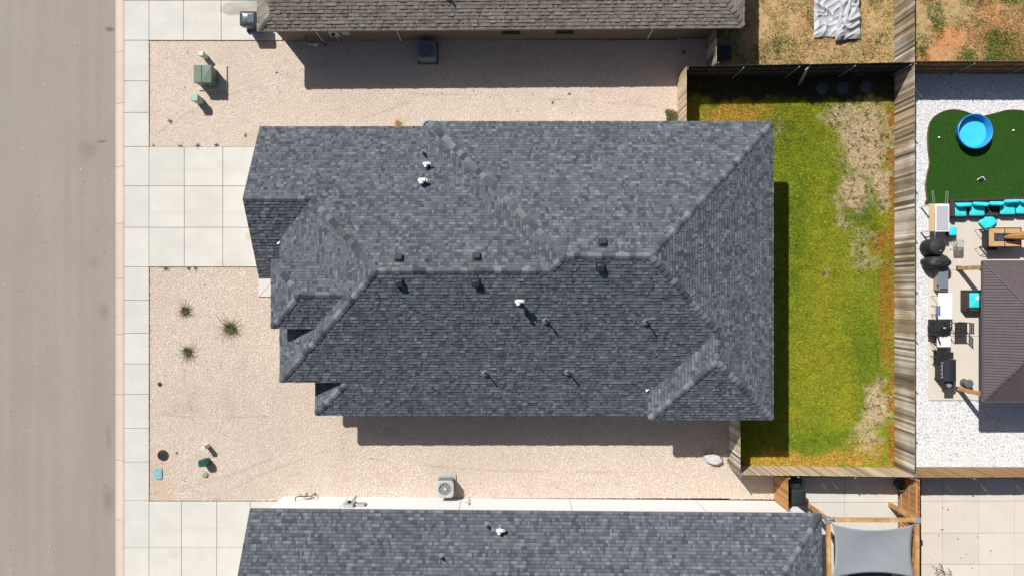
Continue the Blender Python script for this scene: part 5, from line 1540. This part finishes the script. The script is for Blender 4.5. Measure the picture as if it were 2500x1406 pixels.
for s_ in (-1, 1):
    q = MB(); q.box(x - .22, x + .22, y + s_ * .53 + min(0, s_ * .33), y + s_ * .53 + max(0, s_ * .33), .84, .88); sh_ = q.build('side_shelf', M['black_metal'], t, bevel=.01)
q = MB(); q.cyl((x, y - .70, .88), (x, y - .70, .9), .12, .12, 18); q.build('side_burner', M['galv'], t)
for i in range(5):
    yy = y - .36 + i * .18
    q = MB(); q.cyl((x - .27, yy, .74), (x - .31, yy, .74), .03, .025, 12); q.build('knob', M['galv'], t)
for sx_ in (-1, 1):
    for sy_ in (-1, 1):
        q = MB(); q.cyl((x + sx_ * .2, y + sy_ * .46, .12), (x + sx_ * .2, y + sy_ * .50, .12), .07, .07, 14); q.build('wheel', M['black_metal'], t)
q = MB(); q.tube([(x - .1, y + .5, .5), (x - .45, y + .62, .1)], .015, 6); q.build('gas_hose', M['rust'], t)
x2, y2 = g(2281, 872)
t = thing('prep_cart', 'low black metal cart left of the gas grill', 'cart', (x2, y2, .05))
q = MB(); q.box(x2 - .16, x2 + .34, y2 - .32, y2 + .40, .50, .54); q.build('shelf', M['black_metal'], t, bevel=.008)
q = MB(); q.box(x2 - .14, x2 + .32, y2 - .30, y2 + .38, .16, .19); q.build('lower_shelf', M['black_metal'], t, bevel=.008)
for dx_ in (-.14, .32):
    for dyy in (-.30, .38):
        q = MB(); q.cyl((x2 + dx_, y2 + dyy, .05), (x2 + dx_, y2 + dyy, .5), .016, .016, 8); q.build('leg', M['black_metal'], t)

# round stools
M['stool_grey'] = mat('stool_grey', (.13, .13, .13), (.10, .10, .10), 8, rough=.6)
x, y = w(2366, 936, .5)
t = thing('drum_stool', 'round grey drum stool beside the gazebo post, flanked by the grill', 'stool', (x, y, .05))
q = MB(); q.lathe([(0, 0), (.19, 0), (.2, .03), (.15, .2), (.2, .42), (.21, .45), (.19, .465), (0, .465)], (x, y, .05), 24); q.build('body', M['stool_grey'], t)
q = MB(); q.lathe([(.17, .47), (.15, .49), (0, .49)], (x, y, .05), 24); q.build('seat_pad', M['stool_grey'], t)

# wicker chair with turquoise cushion and book
xa, ya = w(2357, 713, .5); xb, yb2 = w(2415, 754, .5)
t = thing('wicker_armchair', 'dark wicker armchair with turquoise seat half under the gazebo roof', 'chair', ((xa + xb) / 2, (ya + yb2) / 2, .05))
q = MB(); q.box(xa + .13, xb, yb2 + .05, ya, .1, .32); q.build('seat_base', M['wicker'], t, bevel=.01)
q = MB(); q.box(xa, xa + .127, yb2, ya, .08, .62); q.build('backrest', M['wicker'], t, bevel=.02)
for yy in (yb2 - .1, ya + .003):
    q = MB(); q.box(xa, xb, yy, yy + .10, .08, .52); q.build('armrest', M['wicker'], t, bevel=.02)
q = MB(); q.pillow(((xa + xb) / 2 + .07, (ya + yb2) / 2 + .02, .40), (xb - xa - .12, ya - yb2 - .04, .16), e=.22, wr=.03); tag(q.build('seat_cushion', M['cyan'], angle=80), 'turquoise cushion on the wicker armchair by the gazebo', 'cushion')
x, y = w(2388, 727, .5)
q = MB(); q.cbox((x, y, .49), (.22, .15, .02), .6); tag(q.build('folded_paper', M['pvc']), 'white folded paper lying on the armchair cushion', 'paper')

# slatted bar chair
x, y = w(2352, 801, .8)
t = thing('slatted_chair', 'tall black slatted chair between the white tables and the gazebo', 'chair', (x - .1, y, .05))
for i in range(5):
    q = MB(); q.box(x - .38 + i * .12, x - .275 + i * .12, y - .25, y + .25, .74, .77); q.build('seat_slat', M['black_metal'], t, bevel=.005)
for s_ in (-1, 1):
    q = MB(); q.tube([(x - .42, y + s_ * .26, .05), (x - .40, y + s_ * .26, .76), (x + .25, y + s_ * .26, .76), (x + .30, y + s_ * .24, 1.15)], .02, 8); q.build('side_frame', M['black_metal'], t)
    q = MB(); q.tube([(x + .25, y + s_ * .26, .76), (x + .22, y + s_ * .26, .05)], .02, 8); q.build('leg', M['black_metal'], t)
for i in range(3):
    q = MB(); q.box(x + .24 + i * .02, x + .27 + i * .02, y - .24, y + .24, .86 + i * .1, .93 + i * .1); q.build('back_slat', M['black_metal'], t, bevel=.005)

# gazebo with ribbed metal roof
M['gz'] = mat('gazebo_brown_metal', (.115, .090, .092), (.095, .075, .077), 4, rough=.36, spec=.6)
ze = 2.48
gx0, gy1 = w(2399, 638, ze); gy0 = w(0, 980, ze)[1]
gcy = (gy0 + gy1) / 2; hw = (gy1 - gy0) / 2; gx1 = gx0 + 2 * hw * .72
apz = ze + hw * .42
apx = (gx0 + gx1) / 2
t = thing('gazebo', 'gazebo with brown ribbed metal hip roof and timber posts', 'gazebo', (apx, gcy, .05))
slW = (apz - ze) / (apx - gx0); slN = (apz - ze) / hw
ap = (apx, gcy, apz)
C = [(gx0, gy1, ze), (gx0, gy0, ze), (gx1, gy0, ze), (gx1, gy1, ze)]
q = MB(); q.add(C + [ap], [(0, 1, 4), (1, 2, 4), (2, 3, 4), (3, 0, 4)]); q.add([(p[0], p[1], p[2] - .05) for p in C], [(3, 2, 1, 0)])
gr = q.build('roof', M['gz'], t, smooth=False)
q = MB()
for a, b in ((0, 1), (1, 2), (2, 3), (3, 0)): q.beam(Vector(C[a]) - Vector((0, 0, .03)), Vector(C[b]) - Vector((0, 0, .03)), .07, .10)
q.build('gutter', M['gz'], gr, smooth=False)
nr = 50
for i in range(nr):
    yy = gy0 + (gy1 - gy0) * (i + .5) / nr
    f = 1 - abs(yy - gcy) / hw
    if f < .03: continue
    xe = gx0 + (apx - gx0) * f * .985
    q = MB(); q.beam((gx0 + .02, yy, ze + slW * .02 + .012), (xe, yy, ze + slW * (xe - gx0) + .012), .055, .05); q.build('rib', M['gz'], gr, smooth=False)
nr = 32
for s_ in (1, -1):
    for i in range(nr):
        xx = gx0 + (gx1 - gx0) * (i + .5) / nr
        f = 1 - abs(xx - apx) / (apx - gx0)
        if f < .03: continue
        ye = gy1 if s_ > 0 else gy0
        yi = ye - s_ * hw * f * .985
        q = MB(); q.beam((xx, ye - s_ * .02, ze + slN * .02 + .012), (xx, yi, ze + slN * abs(yi - ye) + .012), .055, .05); q.build('rib', M['gz'], gr, smooth=False)
for p in C:
    q = MB(); q.beam(Vector(p) + Vector((0, 0, .02)), Vector(ap) + Vector((0, 0, .02)), .10, .04); q.build('hip_cap', M['gz'], gr, smooth=False)
posts = [g(2338, 655), g(2338, 948), (gx1 - .5, g(0, 655)[1]), (gx1 - .5, g(0, 948)[1])]
for (x, y) in posts:
    q = MB(); q.box(x - .085, x + .085, y - .085, y + .085, .05, 2.44); q.build('post', M['beam_cedar'], t, bevel=.01)
    q = MB(); q.box(x - .11, x + .11, y - .11, y + .11, .05, .12); q.build('base_plate', M['black_metal'], t)
    sx_ = 1 if x < apx else -1; sy_ = -1 if y > gcy else 1
    q = MB(); q.beam((x, y + sy_ * .05, 1.75), (x, y + sy_ * .6, 2.38), .07, .09); q.build('brace', M['beam_cedar'], t, bevel=.006)
for a, b in ((0, 1), (1, 3), (3, 2), (2, 0)):
    q = MB(); q.beam(posts[a] + (2.36,), posts[b] + (2.36,), .12, .14); q.build('beam', M['beam_cedar'], t, bevel=.008)
x, y = g(2370, 802)
q = MB(); q.beam((x + .0, y, .9), (x + .45, y - .08, 2.3), .08, .08); q.build('brace', M['beam_cedar'], t, bevel=.006)
print('objects', len(bpy.data.objects))
